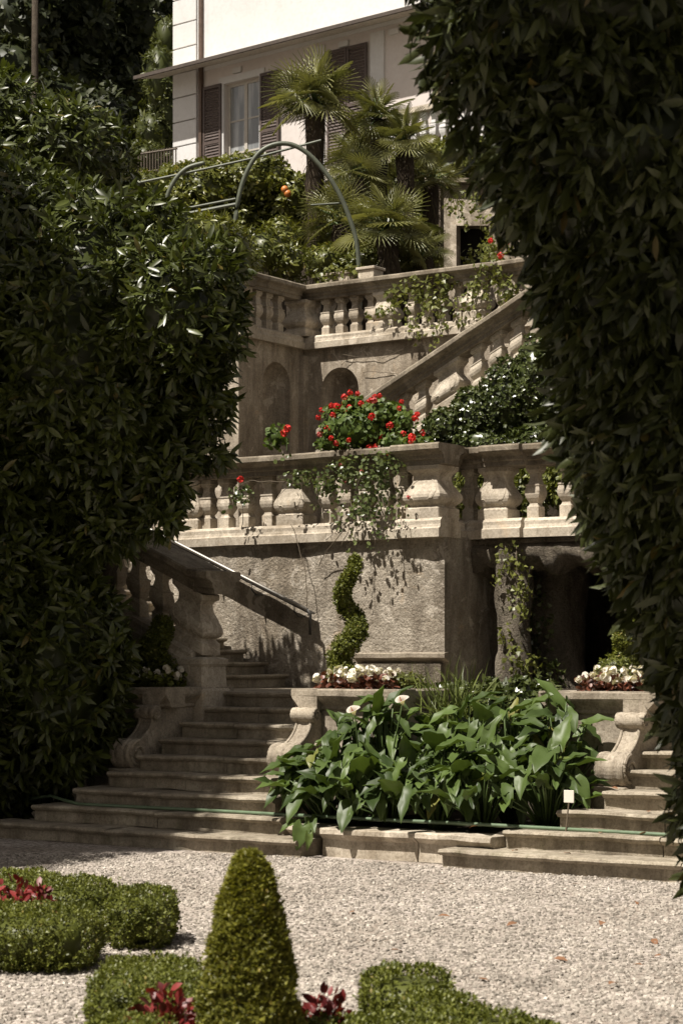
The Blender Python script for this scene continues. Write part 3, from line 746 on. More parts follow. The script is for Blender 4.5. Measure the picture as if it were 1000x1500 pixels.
# --- upper terrace wall with niches + balustrade
UC = on_b(445, 500, 28.1); ua, ub, uz = UC.x, 28.1, 6.90
uw = thing('upper_terrace_wall', (ua, ub, Z2), 'stained upper plaster wall with two arched niches below the upper balustrade', 'wall')
def niche_wall(m, P0, U, out, L, z0, z1, niches):
    """face from P0 along U; niches: (s0, s1, sill, top)"""
    P0, U, out = Vector(P0), Vector(U), Vector(out)
    def pt(s, z, dep=0.0): q = P0 + U * s - out * dep; return (q.x, q.y, z)
    cur = 0.0
    for s0, s1, zb, zt in niches:
        m.add([pt(cur, z0), pt(s0, z0), pt(s0, z1), pt(cur, z1)], [(0, 1, 2, 3)])
        R = (s1 - s0) / 2; cx = (s0 + s1) / 2; zs = zt - R
        m.add([pt(s0, z0), pt(s1, z0), pt(s1, zb), pt(s0, zb)], [(0, 1, 2, 3)])
        n = 20
        for i in range(n):
            a0, a1 = PI - PI * i / n, PI - PI * (i + 1) / n
            m.add([pt(cx + R * math.cos(a0), zs + R * math.sin(a0)), pt(cx + R * math.cos(a1), zs + R * math.sin(a1)), pt(cx + R * math.cos(a1), z1), pt(cx + R * math.cos(a0), z1)], [(0, 1, 2, 3)])
        levels = [(zb, 1.0), (zb + (zs - zb) * .5, 1.0), (zs, 1.0)] + [(zs + R * math.sin(k * PI / 2 / 10), math.cos(k * PI / 2 / 10)) for k in range(1, 11)]
        vs = []
        for z, f in levels:
            for i in range(n + 1):
                ph = PI - PI * i / n; vs.append(pt(cx + R * f * math.cos(ph), z, .85 * R * f * math.sin(ph)))
        m.add(vs, [(j * (n + 1) + i, j * (n + 1) + i + 1, (j + 1) * (n + 1) + i + 1, (j + 1) * (n + 1) + i) for j in range(len(levels) - 1) for i in range(n)])
        m.add([pt(cx + R * math.cos(PI - PI * i / n), zb, .85 * R * math.sin(PI - PI * i / n)) for i in range(n + 1)], [tuple(range(n + 1))])
        cur = s1
    m.add([pt(cur, z0), pt(L, z0), pt(L, z1), pt(cur, z1)], [(0, 1, 2, 3)])
    return m
n0, n1 = a_at(470, ub) - ua, a_at(525, ub) - ua
niche_wall(MB(), (ua, ub, 0), (1, 0, 0), (0, -1, 0), 14, Z2 - .4, uz + .02, [(n0, n1, 4.9, on_b(497, 538, ub).z)]).build('wall_face', M['plaster'], uw)
rb = on_a(350, 500, ua).y
r0, r1 = on_a(385, 500, ua).y - rb, on_a(425, 500, ua).y - rb
niche_wall(MB(), (ua, rb, 0), (0, 1, 0), (1, 0, 0), ub - rb, Z2 - .4, uz + .02, [(r0, r1, 4.9, on_a(405, 530, ua).z)]).build('return_face', M['plaster'], uw)
MB().add([(-45, rb, Z2 - .4), (ua, rb, Z2 - .4), (ua, rb, uz + .02), (-45, rb, uz + .02)], [(0, 1, 2, 3)]).build('front_face', M['plaster'], uw)
# pilaster strip at the end of the return and rubble to its left
MB().box(ua - .75, ua + .03, rb - .05, rb - .002, Z2 - .4, uz).build('pilaster', M['plaster'], uw, bevel=.01)
grid_wall(MB(), (-26, rb - .03, 0), (ua - .76, rb - .03, 0), Z2 - .3, uz - .8, (0, -1, 0), .18, .06).build('rubble_face', M['rubble'], uw)
MB().box(ua - .05, ua + .10, ub - .14, ub + .02, Z2 - .4, uz - .1).build('corner_strip', M['plaster'], uw, bevel=.01)
UTOP = thing('stone_balustrade', (ua, ub, uz), 'upper stone balustrade draped with pale creeper, in front of the palms', 'balustrade')
ucb = ub + .12; uca = ua - .12
items = [(a_at(x, ucb - .1) - uca, bal_mesh) for x in (475, 495.5, 517, 540)] + [(a_at(567, ucb) - uca, pier0)] + \
        [(a_at(x, ucb - .1) - uca, bal_mesh) for x in (600, 622, 645, 668)] + [(a_at(700, ucb) - uca, pier0)] + \
        [(a_at(x, ucb - .1) - uca, bal_mesh) for x in (732, 756, 781, 806)] + [(a_at(840, ucb) - uca, pier0)]
run(UTOP, (uca, ucb, uz), (uca + 13, ucb, uz), items, (0, -1, 0))
org = wloc(UTOP)
run(UTOP, (uca, rb + .1, uz + .003), (uca, ucb - .24, uz + .003), [(on_a(x, 450, uca + .1).y - rb - .1, bal_mesh) for x in (366, 381, 396, 413)] , (1, 0, 0))
run(UTOP, (-34, rb + .12, uz), (uca + .25, rb + .12, uz), [(34 + uca - .1 - .31 * k, bal_mesh) for k in range(1, 12)], (0, -1, 0))
link('pier', pier_big, UTOP, tuple(Vector((uca + .05, ucb - .05, uz + RAILH)) - org))
link('pier', pier0, UTOP, tuple(Vector((uca, rb + .12, uz + RAILH)) - org))

# --- staircase rising to the right on the middle terrace
SLP = .485
sa0 = -16.75; sz0 = on_b(545, 585, 24).z - 1.07 + SLP * (sa0 - a_at(545, 24))
us = thing('terrace_staircase', (sa0, 25, Z2), 'stone staircase rising right across the middle terrace to the upper level', 'staircase')
for k in range(24):
    a = sa0 + .31 * k
    MB().extrude(STEP, (a, 24.2, sz0 - .05 + .15 * k), (a, 27.9, sz0 - .05 + .15 * k), (-1, 0, 0), .6, .004).build('step', M['step'], us)
aE = sa0 + 8.5; zE = sz0 + SLP * 8.5
MB().add([(sa0, y, z) for y in (23.9, 24.2) for z in (Z2 - .3, sz0 + .02)] + [(aE, y, z) for y in (23.9, 24.2) for z in (Z2 - .3, zE + .02)],
         [(0, 4, 5, 1), (2, 3, 7, 6), (1, 5, 7, 3), (0, 1, 3, 2), (4, 6, 7, 5)]).build('flank_wall', M['plaster'], us)
ub2 = thing('stair_balustrade', (sa0, 24, sz0), 'pale sunlit stone balustrade slanting up to the right behind the geraniums', 'balustrade')
its = []
def s_at(x): return a_at(x, 23.9) - sa0
its = [(s_at(x), 'b') for x in (492, 522, 583, 612, 693, 722, 752, 782, 842, 872, 902)] + [(.08, 'p'), (s_at(551), 'p'), (s_at(652), 'p'), (s_at(812), 'p')]
stair_balustrade(ub2, Vector((sa0, 0, sz0)), SLP, 8.5, 1, its, 24.05)

# --- handrail on the rough wall
hr = thing('handrail', (-15, WB - .2, 2), 'polished metal handrail on the rough wall, with an added flat bar casting its shadow band', 'handrail')
h0, h1 = on_b(450, 893, WB - .22), on_b(225, 778, WB - .22)
MB().tube([h0, h0.lerp(h1, .5), h1, h1 + (h1 - h0) * .5], .019, 10).build('rail', M['steel'], hr, smooth=True)
hd = h1 + (h1 - h0) * .5
MB().tube([h0 + Vector((.0, 0, 0)), h0 + Vector((.03, .02, -.06)), h0 + Vector((.03, .02, -.30))], .018, 8).build('rail_end', M['dark_iron'], hr, smooth=True)
vv = [Vector(p) for p in (h0, hd)]
m = MB(); q0 = [h0 + Vector((0, .03, -.035)), h0 + Vector((0, .16, -.035)), h0 + Vector((0, .16, -.05)), h0 + Vector((0, .03, -.05))]; q1 = [p + (hd - h0) for p in q0]
m.add(q0 + q1, [(0, 1, 2, 3), (7, 6, 5, 4), (0, 4, 5, 1), (1, 5, 6, 2), (2, 6, 7, 3), (3, 7, 4, 0)]); m.build('shadow_bar', M['dark_iron'], hr)  # flat bar added to cast the dark shadow band under the rail
for f in (.08, .35, .62, .9, 1.2):
    q = h0 + (h1 - h0) * f
    MB().tube([q + Vector((0, 0, -.02)), q + Vector((0, .0, -.10)), q + Vector((0, .08, -.16)), q + Vector((0, .22, -.16))], .010, 6).build('bracket', M['dark_iron'], hr, smooth=True)

# ================================================================== LEFT HEDGE TREE
LH = px_ell([(-20, 470, 20.6, 200, 235, 1.6), (120, 520, 20.2, 195, 245, 1.5), (245, 465, 19.6, 105, 118, 1.0), (10, 800, 20.8, 135, 260, 1.5),
             (0, 1060, 20.6, 130, 130, 1.2), (175, 615, 19.8, 95, 125, .9), (85, 985, 20.0, 100, 165, .8), (-120, 800, 20.5, 260, 420, 1.8)])
LH.append((Vector((-15.4, 17.0, 5.5)), (1.25, .8, .65)))  # hidden clump added behind the crown to shade the upper steps
LH2 = px_ell([(272, 515, 19.5, 56, 75, .5), (236, 700, 19.5, 36, 62, .4), (310, 420, 19.4, 45, 70, .5), (150, 765, 19.8, 60, 50, .5), (300, 665, 19.6, 40, 14, .3), (338, 485, 19.4, 18, 50, .3), (318, 575, 19.4, 20, 26, .3), (300, 610, 19.4, 30, 26, .3), (262, 690, 19.4, 16, 40, .3), (215, 330, 20.2, 60, 40, .6), (232, 762, 19.3, 26, 20, .25), (165, 960, 19.6, 24, 40, .3)])
lt = thing('laurel_tree', base_of(LH, 0), 'large dark glossy laurel covering the whole left side beside the stairs', 'tree')
leafy('crown', LH + LH2, 100, T_LAUREL, .175, M['laurel'], lt, 'shoots', .74, 7, shell=.10, lump=.09, core_specs=LH, droop=.8, up=.25, jitter=.65, spread=(20, 75), wid=.95)
tr = limb([rd(-3.0, 21.4, 0), rd(-2.75, 21.2, 1.6), rd(-2.3, 20.6, 3.2), rd(-1.6, 19.8, 4.4)], .15, .05)
tr.build('trunk', M['bark'], lt, smooth=True)
for pts in ([rd(-2.8, 21.2, 1.4), rd(-2.2, 20.3, 3.0), rd(-1.5, 19.6, 3.6)], [rd(-2.5, 20.9, 2.4), rd(-1.5, 19.7, 3.8), rd(-1.25, 19.5, 4.6)]):
    limb(pts, .085, .03).build('branch', M['bark'], lt, smooth=True)

L2 = px_ell([(-10, 215, 27, 120, 100, 1.4), (95, 230, 26.5, 100, 75, 1.1), (-80, 330, 26, 150, 160, 1.5)])
l2 = thing('laurel_hedge', base_of(L2, Z2), 'domed dark laurel hedge rising behind the large left laurel', 'hedge')
leafy('crown', L2, 80, T_LAUREL, .18, M['laurel'], l2, 'shoots', .76, 7, shell=.08, lump=.06, droop=.3, face_cam=.6)
MB().tube([base_of(L2, Z2), base_of(L2, 7)], .2).build('trunk', M['bark'], l2)

# ================================================================== RIGHT HEDGE (near)
prof = [(585, -80), (612, 50), (655, 150), (700, 250), (736, 310), (774, 370), (790, 440), (802, 520), (812, 600), (836, 660), (853, 720), (882, 780), (914, 860), (948, 940), (978, 1050), (1004, 1190), (1022, 1300)]
RH = []
for i, (x, y) in enumerate(prof):
    R = 250 if y < 700 else 190
    RH.append((x + R, y, 9.4 + .05 * (i % 3), R, 120, .75))
for x, y in ((830, -200), (980, 0), (1010, 250), (1075, 480), (1100, 700), (1140, 950), (1180, 1200)): RH.append((x + 200, y, 9.9, 330, 260, 1.0))
RH = px_ell(RH)
rh = thing('clipped_hedge', base_of(RH, 0), 'tall dark leaning hedge of narrow drooping leaves filling the right side', 'hedge')
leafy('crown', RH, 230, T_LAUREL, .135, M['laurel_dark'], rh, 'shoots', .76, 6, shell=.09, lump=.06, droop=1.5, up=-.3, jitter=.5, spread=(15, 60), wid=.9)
limb([rd(3.0, 9.9, 0), rd(2.7, 9.9, 2.0), rd(2.3, 9.8, 4.0)], .16, .08).build('trunk', M['bark'], rh, smooth=True)

# ================================================================== off-frame trees that shade the court's edge
def shade_tree(label, trunk_xy, h, ell, L=.22, dens=26):
    t = thing('broadleaf_tree', (trunk_xy[0], trunk_xy[1], 0), label, 'tree', 'trees around the viewer')
    leafy('crown', ell, dens, T_LAUREL, L, M['laurel'], t, 'shoots', .86, 6, shell=.1, lump=.06)
    top = ell[0][0]
    limb([Vector((trunk_xy[0], trunk_xy[1], 0)), Vector((trunk_xy[0], trunk_xy[1], h * .5)), Vector(top)], .25, .1, 10).build('trunk', M['bark'], t, smooth=True)
    return t
SUN = Vector((.26, 1.0, -1.85)).normalized()      # travel direction of the light
def back(p, z):                                   # point up the light ray from p at height z
    p = Vector(p); k = (z - p.z) / SUN.z; return p + SUN * k
def cast(a, b, z):                                # canopy point at height z whose shadow falls on the ground at (a, b)
    return Vector((a, b, 0)) + SUN * (z / SUN.z)
shade_tree('tall leafy tree outside the picture that shades the left stairs', (-15.5, 9.0), 10,
           [(cast(-12.75, 16.0, 9.6), (1.5, 1.4, .9)), (cast(-12.6, 14.3, 9.4), (1.5, 1.3, .9)), (cast(-12.7, 12.4, 9.2), (1.5, 1.4, .9)), (cast(-15.2, 15.6, 10), (1.8, 1.6, 1.0)), (cast(-15.2, 13, 10), (1.8, 1.6, 1.0)), (cast(-17.6, 15, 9.6), (1.8, 1.8, 1.0)), (cast(-13.3, 17.3, 9.6), (.95, .8, .6))])
shade_tree('leafy tree over the viewer that shades the right hedge', (1.0, 1.0), 9,
           [(cast(-3.3, 9.75, 8.6), (.85, .85, .6)), (cast(-2.2, 9.6, 8.5), (1.0, .9, .6)), (cast(-2.6, 11.0, 8.7), (.9, .8, .6)), (cast(-1.0, 9.6, 8.5), (1.0, 1.1, .7))])

for i, (x, y, h, r) in enumerate(((-4.5, -9, 13, 4.0), (4, -9, 14, 4.5), (10, -2, 14, 4.0), (9, 6, 13, 3.5), (-13, -7, 13, 4.0), (-21, -1, 14, 4.0))):  # unseen trees added around the viewer to block sky light
    shade_tree('tall woodland tree outside the picture, number of the grove around the viewer'.replace(', number of the grove', ' in the grove'), (x, y), h, [(Vector((x, y, h * .62)), (r, r, h * .36))], .5, 2.6)
# ================================================================== FOREGROUND BOX
cone = thing('box_topiary', rd(-.36, 8.0, 0), 'clipped yellowish boxwood cone standing in the foreground', 'topiary')
n = 26000
h = RNG.random(n) ** .9; ztop = .905
def cone_r(h): return .236 * np.clip(1 - h, 0, 1) ** .42 * (1 - .10 * h)
z_ = h * ztop; an = RNG.random(n) * 2 * PI
rr = cone_r(h) * (1 + .05 * np.sin(an * 5 + z_ * 22) + .04 * np.sin(an * 3 - z_ * 31)) * (1 - np.abs(RNG.normal(size=n)) * .09 + np.where(RNG.random(n) < .05, RNG.random(n) * .12, 0))
c0 = np.array(tuple(rd(-.36, 8.0, 0)))
N = np.stack([np.cos(an), np.sin(an), .35 + h * 1.2], 1); N = nrm(N)
P = c0 + np.stack([np.cos(an) * rr, np.sin(an) * rr, z_], 1)
zz = np.linspace(0, 1, 14); Vc = []; Fc = []
for i, q in enumerate(zz):
    for j in range(16):
        t = 2 * PI * j / 16; r = max(.002, float(cone_r(q * .985)) * .86); Vc.append(c0 + np.array([math.cos(t) * r, math.sin(t) * r, q * ztop * .97]))
for i in range(13):
    for j in range(16): Fc.append((i * 16 + j, i * 16 + (j + 1) % 16, (i + 1) * 16 + (j + 1) % 16, (i + 1) * 16 + j))
a = shoots(P[:11000], N[:11000], 4, .023, .9, .45, .0, (20, 65), .014)
scatter('foliage', T_SMALL, *a, M['box_gold'], cone, (np.array(Vc), np.array(Fc), .2))

def box_hedge(label, plist, dens=2600, L=.02, mat='box', group='clipped box edging of the flower bed'):
    """plist: (x px, y px of the top, d, half width m, half depth m, height)"""
    specs = []
    for x, d, hw, hd, hh in plist:
        p = rd((x - 500) / F * d, d, 0)
        specs.append((p, hw, hd, hh))
    loc = specs[0][0]
    t = thing('box_hedge', loc, label, 'hedge', group)
    RG = np.array([C, S, 0]); DP = np.array([-S, C, 0]); UP = np.array([0, 0, 1.])
    PP = []; NN = []; cv = []; cf = []
    for p, hw, hd, hh in specs:
        n = int((hw * hd * 4 + (hw + hd) * 4 * hh) * dens)
        d = fib_dirs(n); e = 4.0
        k = (np.abs(d[:, 0]) ** e + np.abs(d[:, 1]) ** e + np.abs(d[:, 2]) ** e) ** (1 / e)
        s = d / k[:, None]; nn_ = nrm(np.sign(s) * np.abs(s) ** 3)
        s = s * (1 - np.abs(RNG.normal(size=n)) * .07 + np.where(RNG.random(n) < .05, RNG.random(n) * .13, 0) + .045 * np.sin(s[:, 0] * 7 + p.x * 3) * np.sin(s[:, 1] * 6 + s[:, 2] * 5))[:, None]
        c = np.array(tuple(p)) + np.array([0, 0, hh / 2])
        PP.append(c + s[:, :1] * hw * RG + s[:, 1:2] * hd * DP + s[:, 2:] * (hh / 2 + .01) * UP); NN.append(nn_[:, :1] * RG + nn_[:, 1:2] * DP + nn_[:, 2:] * UP)
        k0 = len(cv)
        for i in range(9):
            ph = -PI / 2 + PI * i / 8
            for j in range(16):
                q = np.array([math.cos(ph) * math.cos(2 * PI * j / 16), math.cos(ph) * math.sin(2 * PI * j / 16), math.sin(ph)])
                q = q / (np.sum(np.abs(q) ** e)) ** (1 / e) * .80
                cv.append(c + q[0] * hw * RG + q[1] * hd * DP + q[2] * hh / 2 * UP)
        for i in range(8):
            for j in range(16): cf.append((k0 + i * 16 + j, k0 + i * 16 + (j + 1) % 16, k0 + (i + 1) * 16 + (j + 1) % 16, k0 + (i + 1) * 16 + j))
    P = np.vstack(PP); N = np.vstack(NN); keep = P[:, 2] > .0; P, N = P[keep], N[keep]
    gp = np.array([noise.noise(Vector(q) * 9) for q in P]) > -.46; P, N = P[gp], N[gp]
    a = shoots(P, N, 5, L * 1.15, 1.3, .5, .0, (15, 65), .016)
    scatter('foliage', T_SMALL, *a, M[mat], t, (np.array(cv), np.array(cf), .2))
    return t
box_hedge('box edging farthest back at the left, ending in a rounded block on the gravel', [(100, 12.35, .30, .33, .33), (207, 12.0, .20, .36, .31), (20, 12.8, .3, .3, .33)])
box_hedge('box edging at the left picture edge beside the red leaves', [(60, 11.1, .32, .36, .31), (-60, 11.3, .4, .4, .31)])
box_hedge('low square box edging left of the cone topiary', [(215, 9.25, .245, .50, .27), (250, 8.9, .15, .3, .26)])
box_hedge('lowest box edging in the bottom left corner by the red leaves', [(190, 8.25, .19, .25, .2), (110, 8.1, .2, .2, .16)])
box_hedge('small box block right of the cone, tallest of the right edging', [(596, 9.0, .20, .27, .29), (640, 8.6, .18, .2, .24)])
box_hedge('long low box edging along the bottom right of the cone', [(690, 8.3, .26, .24, .22), (520, 8.2, .22, .22, .21), (600, 8.15, .3, .2, .2), (780, 8.1, .14, .2, .2)])

def leafy_clump(name, label, cat, p, r, h, mat, L, n, group=None, tmpl=T_LAUREL, wid=1.8):
    t = thing(name, p, label, cat, group)
    d = fib_dirs(n); d[:, 2] = np.abs(d[:, 2]); rad = RNG.random(n) ** .5
    P = np.array(tuple(p)) + d * np.array([r, r, h]) * rad[:, None]
    y = d + RNG.normal(size=(n, 3)) * .5; z = np.cross(d, RNG.normal(size=(n, 3))); z[:, 2] = np.abs(z[:, 2]) + .6
    scatter('foliage', tmpl, P, y, z, L * RNG.uniform(.6, 1.15, n), M[mat], t, wid=np.full(n, wid))
    return t
for (x, d, r, h, z, lab) in ((15, 11.7, .20, .36, 0.05, 'dark red coleus beside the box edging at the left picture edge'), (55, 11.9, .10, .30, 0.05, 'small red coleus touching the left box edging'),
                             (245, 8.45, .16, .28, .02, 'crimson coleus directly left of the cone topiary'), (475, 8.35, .13, .31, .0, 'crimson coleus directly right of the cone topiary')):
    leafy_clump('coleus', lab, 'plant', rd((x - 500) / F * d, d, z), r, h, 'coleus', .06, 480, 'red coleus in the parterre')

# ================================================================== ARUM BED
def arum(p, h, spread, n, label, flower=None, front=False):
    t = thing('arum_lily', p, label, 'plant', 'arum lilies in the bed')
    P = []; Y = []; Z = []; SC = []; st_ = MB(); c = Vector(p)
    for i in range(n):
        an = i * 2.4 + random.random(); f = ((i + .5) / n) ** .6
        out = Vector((math.cos(an), math.sin(an), 0)); out = (out + Vector((.05, -.35, 0))) 
        hh = h * random.uniform(.62, 1.12) * (1.08 - .52 * f * f)
        tip = c + out * spread * f + Vector((0, 0, hh))
        mid = c.lerp(tip, .55) + Vector((0, 0, hh * .12))
        st_.tube([c + out * .03, mid, tip], [.009, .008, .006], 5)
        y = out.normalized() * random.uniform(.3, .9) + Vector((random.uniform(-.35, .35), random.uniform(-.35, .25), random.choice((-1, -.7, -.45, -.2, .2, .7, 1.0)) * random.uniform(.4, 1.0)))
        P.append(tip); Y.append(y); Z.append(Vector((random.uniform(-.3, .3), random.uniform(-.5, .1), 1)) + out * .2); SC.append(random.uniform(.16, .33))
    scatter('foliage', T_ARUM, np.array(P), np.array(Y), np.array(Z), np.array(SC), M['arum'], t, wid=RNG.uniform(.62, 1.05, n))
    st_.build('stems', M['green_stem'], t, smooth=True)
    if flower is not None:
        q = Vector(flower); MB().tube([c, c.lerp(q, .5) + Vector((0, 0, .1)), q - Vector((0, 0, .05))], .007, 5).build('flower_stalk', M['green_stem'], t, smooth=True)
        vs = []; fs = []; nn = 16
        for i in range(7):
            s = i / 6
            for j in range(nn):
                an = 2 * PI * j / nn; r = .009 + .038 * s ** 1.8; lip = .055 * s * max(0, math.cos(an)) ** 2
                vs.append((q.x + math.cos(an) * (r + lip), q.y + math.sin(an) * r, q.z - .08 + .10 * s + lip * .4 - (.03 * s ** 3)))
        fs = [(i * nn + j, i * nn + (j + 1) % nn, (i + 1) * nn + (j + 1) % nn, (i + 1) * nn + j) for i in range(6) for j in range(nn)]
        vs2 = []
        for x, y, z in vs:                       # open the funnel towards the light
            dy, dz = y - q.y, z - (q.z - .08); ca, sa = math.cos(.75), math.sin(.75)
            vs2.append((x, q.y + dy * ca - dz * sa, q.z - .08 + dy * sa + dz * ca))
        MB().add(vs2, fs).build('spathe', M['white_petal'], t, smooth=True)
        MB().tube([q + Vector((0, -.02, -.06)), q + Vector((0, -.055, -.01))], [.006, .004], 6).build('spadix', M['orange'], t)
    return t
AR = [(-10.52, 14.98, .58, 'arum at the front left corner of the bed, leaves touching the scroll'), (-10.25, 14.75, .62, 'front arum second from the left scroll, spilling over the kerb'),
      (-9.95, 14.70, .60, 'front arum of the bed a third of the way from the left scroll'), (-9.60, 14.75, .46, 'front arum in the middle of the bed with broad drooping leaves'),
      (-9.12, 14.72, .62, 'front arum right of the middle, leaves hanging to the kerb'), (-8.72, 14.80, .62, 'front arum beside the small white plant label'),
      (-8.22, 15.0, .66, 'arum at the front right corner of the bed beside the scroll'), (-10.35, 15.42, .88, 'back arum nearest the left planter with one white flower'),
      (-10.10, 15.4, .95, 'tall back arum left of the middle with a large white flower'), (-9.65, 15.5, .60, 'low back arum in the dip at the middle of the bed'),
      (-9.22, 15.45, .98, 'tall glossy back arum right of the middle'), (-8.82, 15.4, 1.0, 'tallest back arum right of the grass tuft'), (-8.38, 15.5, 1.0, 'back arum nearest the right planter with upright leaves'),
      (-9.9, 15.95, .9, 'rearmost arum left, under the low wall'), (-9.1, 16.0, .98, 'rearmost arum right, under the low wall')]
for i, (a, bb, h, lab) in enumerate(AR):
    fl = None
    if i == 7: fl = W(519, 1034, 17.75)
    if i == 8: fl = W(590, 1019, 17.65)
    arum((a, bb, .23), h * .95 + .03, .38, 48, lab, fl)
# the big leaf hanging over the kerb end
t = thing('arum_lily', W(462, 1205, 17.6), 'small arum with a few leaves hanging over the left end of the kerb', 'plant', 'arum lilies in the bed')
HP = [W(443, 1210, 17.25), W(455, 1200, 17.4), W(430, 1206, 17.4), W(452, 1222, 17.2)]
scatter('foliage', T_ARUM, np.array([tuple(q) for q in HP]), np.array([(-.05, -.4, -1), (.5, -.5, -.3), (-.7, -.5, -.35), (.25, -.4, -.9)]), np.array([(.6, -.9, .5), (.2, -.6, 1), (.1, -.7, 1), (.8, -.6, .4)]), np.array([.21, .17, .15, .14]), M['arum'], t, wid=np.array([1.1, .9, .8, .8]))
m = MB()
for q in HP: m.tube([W(470, 1197, 17.7), q.lerp(W(466, 1192, 17.6), .5), q], .006, 6)
m.build('stems', M['green_stem'], t, smooth=True)
gt = thing('grass_tuft', on_b(660, 1040, 15.9), 'tuft of thin arching grass behind the arums', 'plant')
n = 130; base = np.array(tuple(on_b(665, 1060, 15.9)))
P = base + RNG.normal(size=(n, 3)) * np.array([.13, .08, .02]); Y = RNG.normal(size=(n, 3)) * .45 + np.array([0, 0, 1]); Z = RNG.normal(size=(n, 3))
scatter('blades', T_BLADE, P, Y, Z, RNG.uniform(.35, .68, n), M['grass'], gt, wid=np.full(n, .55))
sg = thing('plant_label', W(828, 1215, 16.3), 'small pale plant label on a stake in front of the arums', 'sign')
q = W(833, 1168, 16.3)
MB().box(q.x - .045, q.x + .045, q.y - .004, q.y + .004, q.z - .045, q.z + .055).build('label_plate', M['sign'], sg, bevel=.003)
MB().tube([W(828, 1222, 16.3), q + Vector((0, .008, 0))], .006, 6).build('stake', M['stem'], sg)

# ================================================================== planter flowers
def flower_mesh(name, mat, n, r, petal):
    d = fib_dirs(n); y = nrm(np.cross(d, RNG.normal(size=(n, 3)))) + d * .3
    V = []
    tv, tf = T_ROUND
    Y = nrm(y); X = nrm(np.cross(Y, d)); Z = np.cross(X, Y); P = d * r
    sc = petal * RNG.uniform(.7, 1.2, n)
    V = (P[:, None] + sc[:, None, None] * ((tv[None, :, 0:1]) * X[:, None] + (tv[None, :, 1:2] - .4) * Y[:, None] + tv[None, :, 2:3] * Z[:, None])).reshape(-1, 3)
    f = np.array(tf); fl = [(f[None] + (np.arange(n) * len(tv))[:, None, None]).reshape(-1, 3)]
    return np_mesh(name, V, fl, np.repeat(RNG.random(n), len(tv)), mat)
fm_white = flower_mesh('blossom', M['white_petal'], 9, .016, .042)
fm_red = flower_mesh('flower_head', M['red'], 38, .040, .032)
fm_pink = flower_mesh('flower_head', M['pink'], 24, .034, .040)
def begonia(a0, a1, b0, b1, z, label, nfl=26, leaf='bronze_leaf'):
    c = Vector(((a0 + a1) / 2, (b0 + b1) / 2, z)); t = thing('begonia', c, label, 'flower', 'white begonias in the planters')
    n = 520
    P = np.stack([RNG.uniform(a0, a1, n), RNG.uniform(b0, b1, n), z + RNG.uniform(0, .13, n)], 1)
    Y = RNG.normal(size=(n, 3)) + np.array([0, 0, .2]); Z = RNG.normal(size=(n, 3)) * .5 + np.array([0, -.3, 1])
    scatter('foliage', T_ROUND, P, Y, Z, RNG.uniform(.035, .07, n), M[leaf], t)
    for i in range(nfl):
        o = link('blossom', fm_white, t, (random.uniform(a0, a1) - c.x, random.uniform(b0 - .05, b1) - c.y, random.uniform(.09, .20)))
        o.rotation_euler = (random.random() * 6, random.random() * 6, 0); k = random.uniform(.8, 1.5); o.scale = (k, k, k)
begonia(-11.15, -10.35, 15.72, 16.2, 1.39, 'white begonias with bronze leaves in the sunlit planter under the spiral topiary', 60)
begonia(-8.36, -7.62, 15.75, 16.25, 1.39, 'white begonias with bronze leaves in the planter beside the right hedge', 50)
begonia(-13.7, -13.0, 15.76, 16.2, 1.39, 'small white begonias in the shaded planter by the left laurel', 26, 'box')

def spiral_topiary(p, h, label, turns=1.75, r0=.105, r1=.035, amp=.10, ph=0.0, group='spiral box topiaries'):
    t = thing('spiral_topiary', p, label, 'topiary', group); c = np.array(tuple(p))
    n = 3600; s = RNG.random(n) ** .85
    an = ph + 2 * PI * turns * s; am = amp * (1 - .45 * s); R = r0 + (r1 - r0) * s
    ctr = c + np.stack([np.cos(an) * am, np.sin(an) * am, .05 + h * s], 1)
    d = fib_dirs(n); N = d
    P = ctr + d * (R * RNG.uniform(.65, 1.22, n))[:, None]
    a = shoots(P, N, 4, .036, .4, .6, .1, (25, 75), .02)
    scatter('foliage', T_SMALL, *a, M['box'], t)
    MB().tube([p, Vector(p) + Vector((0, 0, h * .9))], [.018, .008], 6).build('trunk', M['stem'], t)
    return t
spiral_topiary(Vector((-10.98, 16.12, 1.5)), 1.08, 'spiral clipped box topiary against the sunlit rough wall', ph=2.4, amp=.10, r0=.115, r1=.045)
spiral_topiary(Vector((-7.92, 16.12, 1.5)), 1.10, 'spiral clipped box topiary half hidden by the right hedge', ph=.6, amp=.14, r0=.13)
spiral_topiary(Vector((-13.35, 16.15, 1.45)), .55, 'small rounded box topiary in the shaded left planter', turns=1.2, r0=.17, r1=.08, amp=.08)
def shrub(name, label, cat, specs, mat, L, dens, group=None, tmpl=T_SMALL, core=0.7, mode='shoots', nleaf=5, shell=.12, lump=.08, z=None, **kw):
    t = thing(name, base_of(specs, z), label, cat, group)
    leafy('foliage', specs, dens, tmpl, L, M[mat], t, mode, core, nleaf, shell, lump, **kw)
    MB().tube([base_of(specs, z), base_of(specs, z) + Vector((0, 0, max(.1, (specs[0][0].z - base_of(specs, z).z))))], .02, 6).build('stem', M['stem'], t)
    return t
shrub('box_ball', 'loose round box plant at the foot of the sunny spiral topiary', 'plant', [(Vector((-10.98, 16.0, 1.53)), (.17, .15, .12))], 'box', .03, 900)
shrub('box_ball', 'loose round box plant among begonias beside the right hedge', 'plant', [(Vector((-8.10, 16.05, 1.58)), (.20, .16, .16)), (Vector((-8.02, 16.1, 1.68)), (.12, .12, .10))], 'box', .03, 900)
shrub('trailing_plant', 'trailing green plant spilling right of the sunny planter flowers', 'plant', [(Vector((-10.42, 16.2, 1.47)), (.25, .15, .08))], 'box', .03, 700)

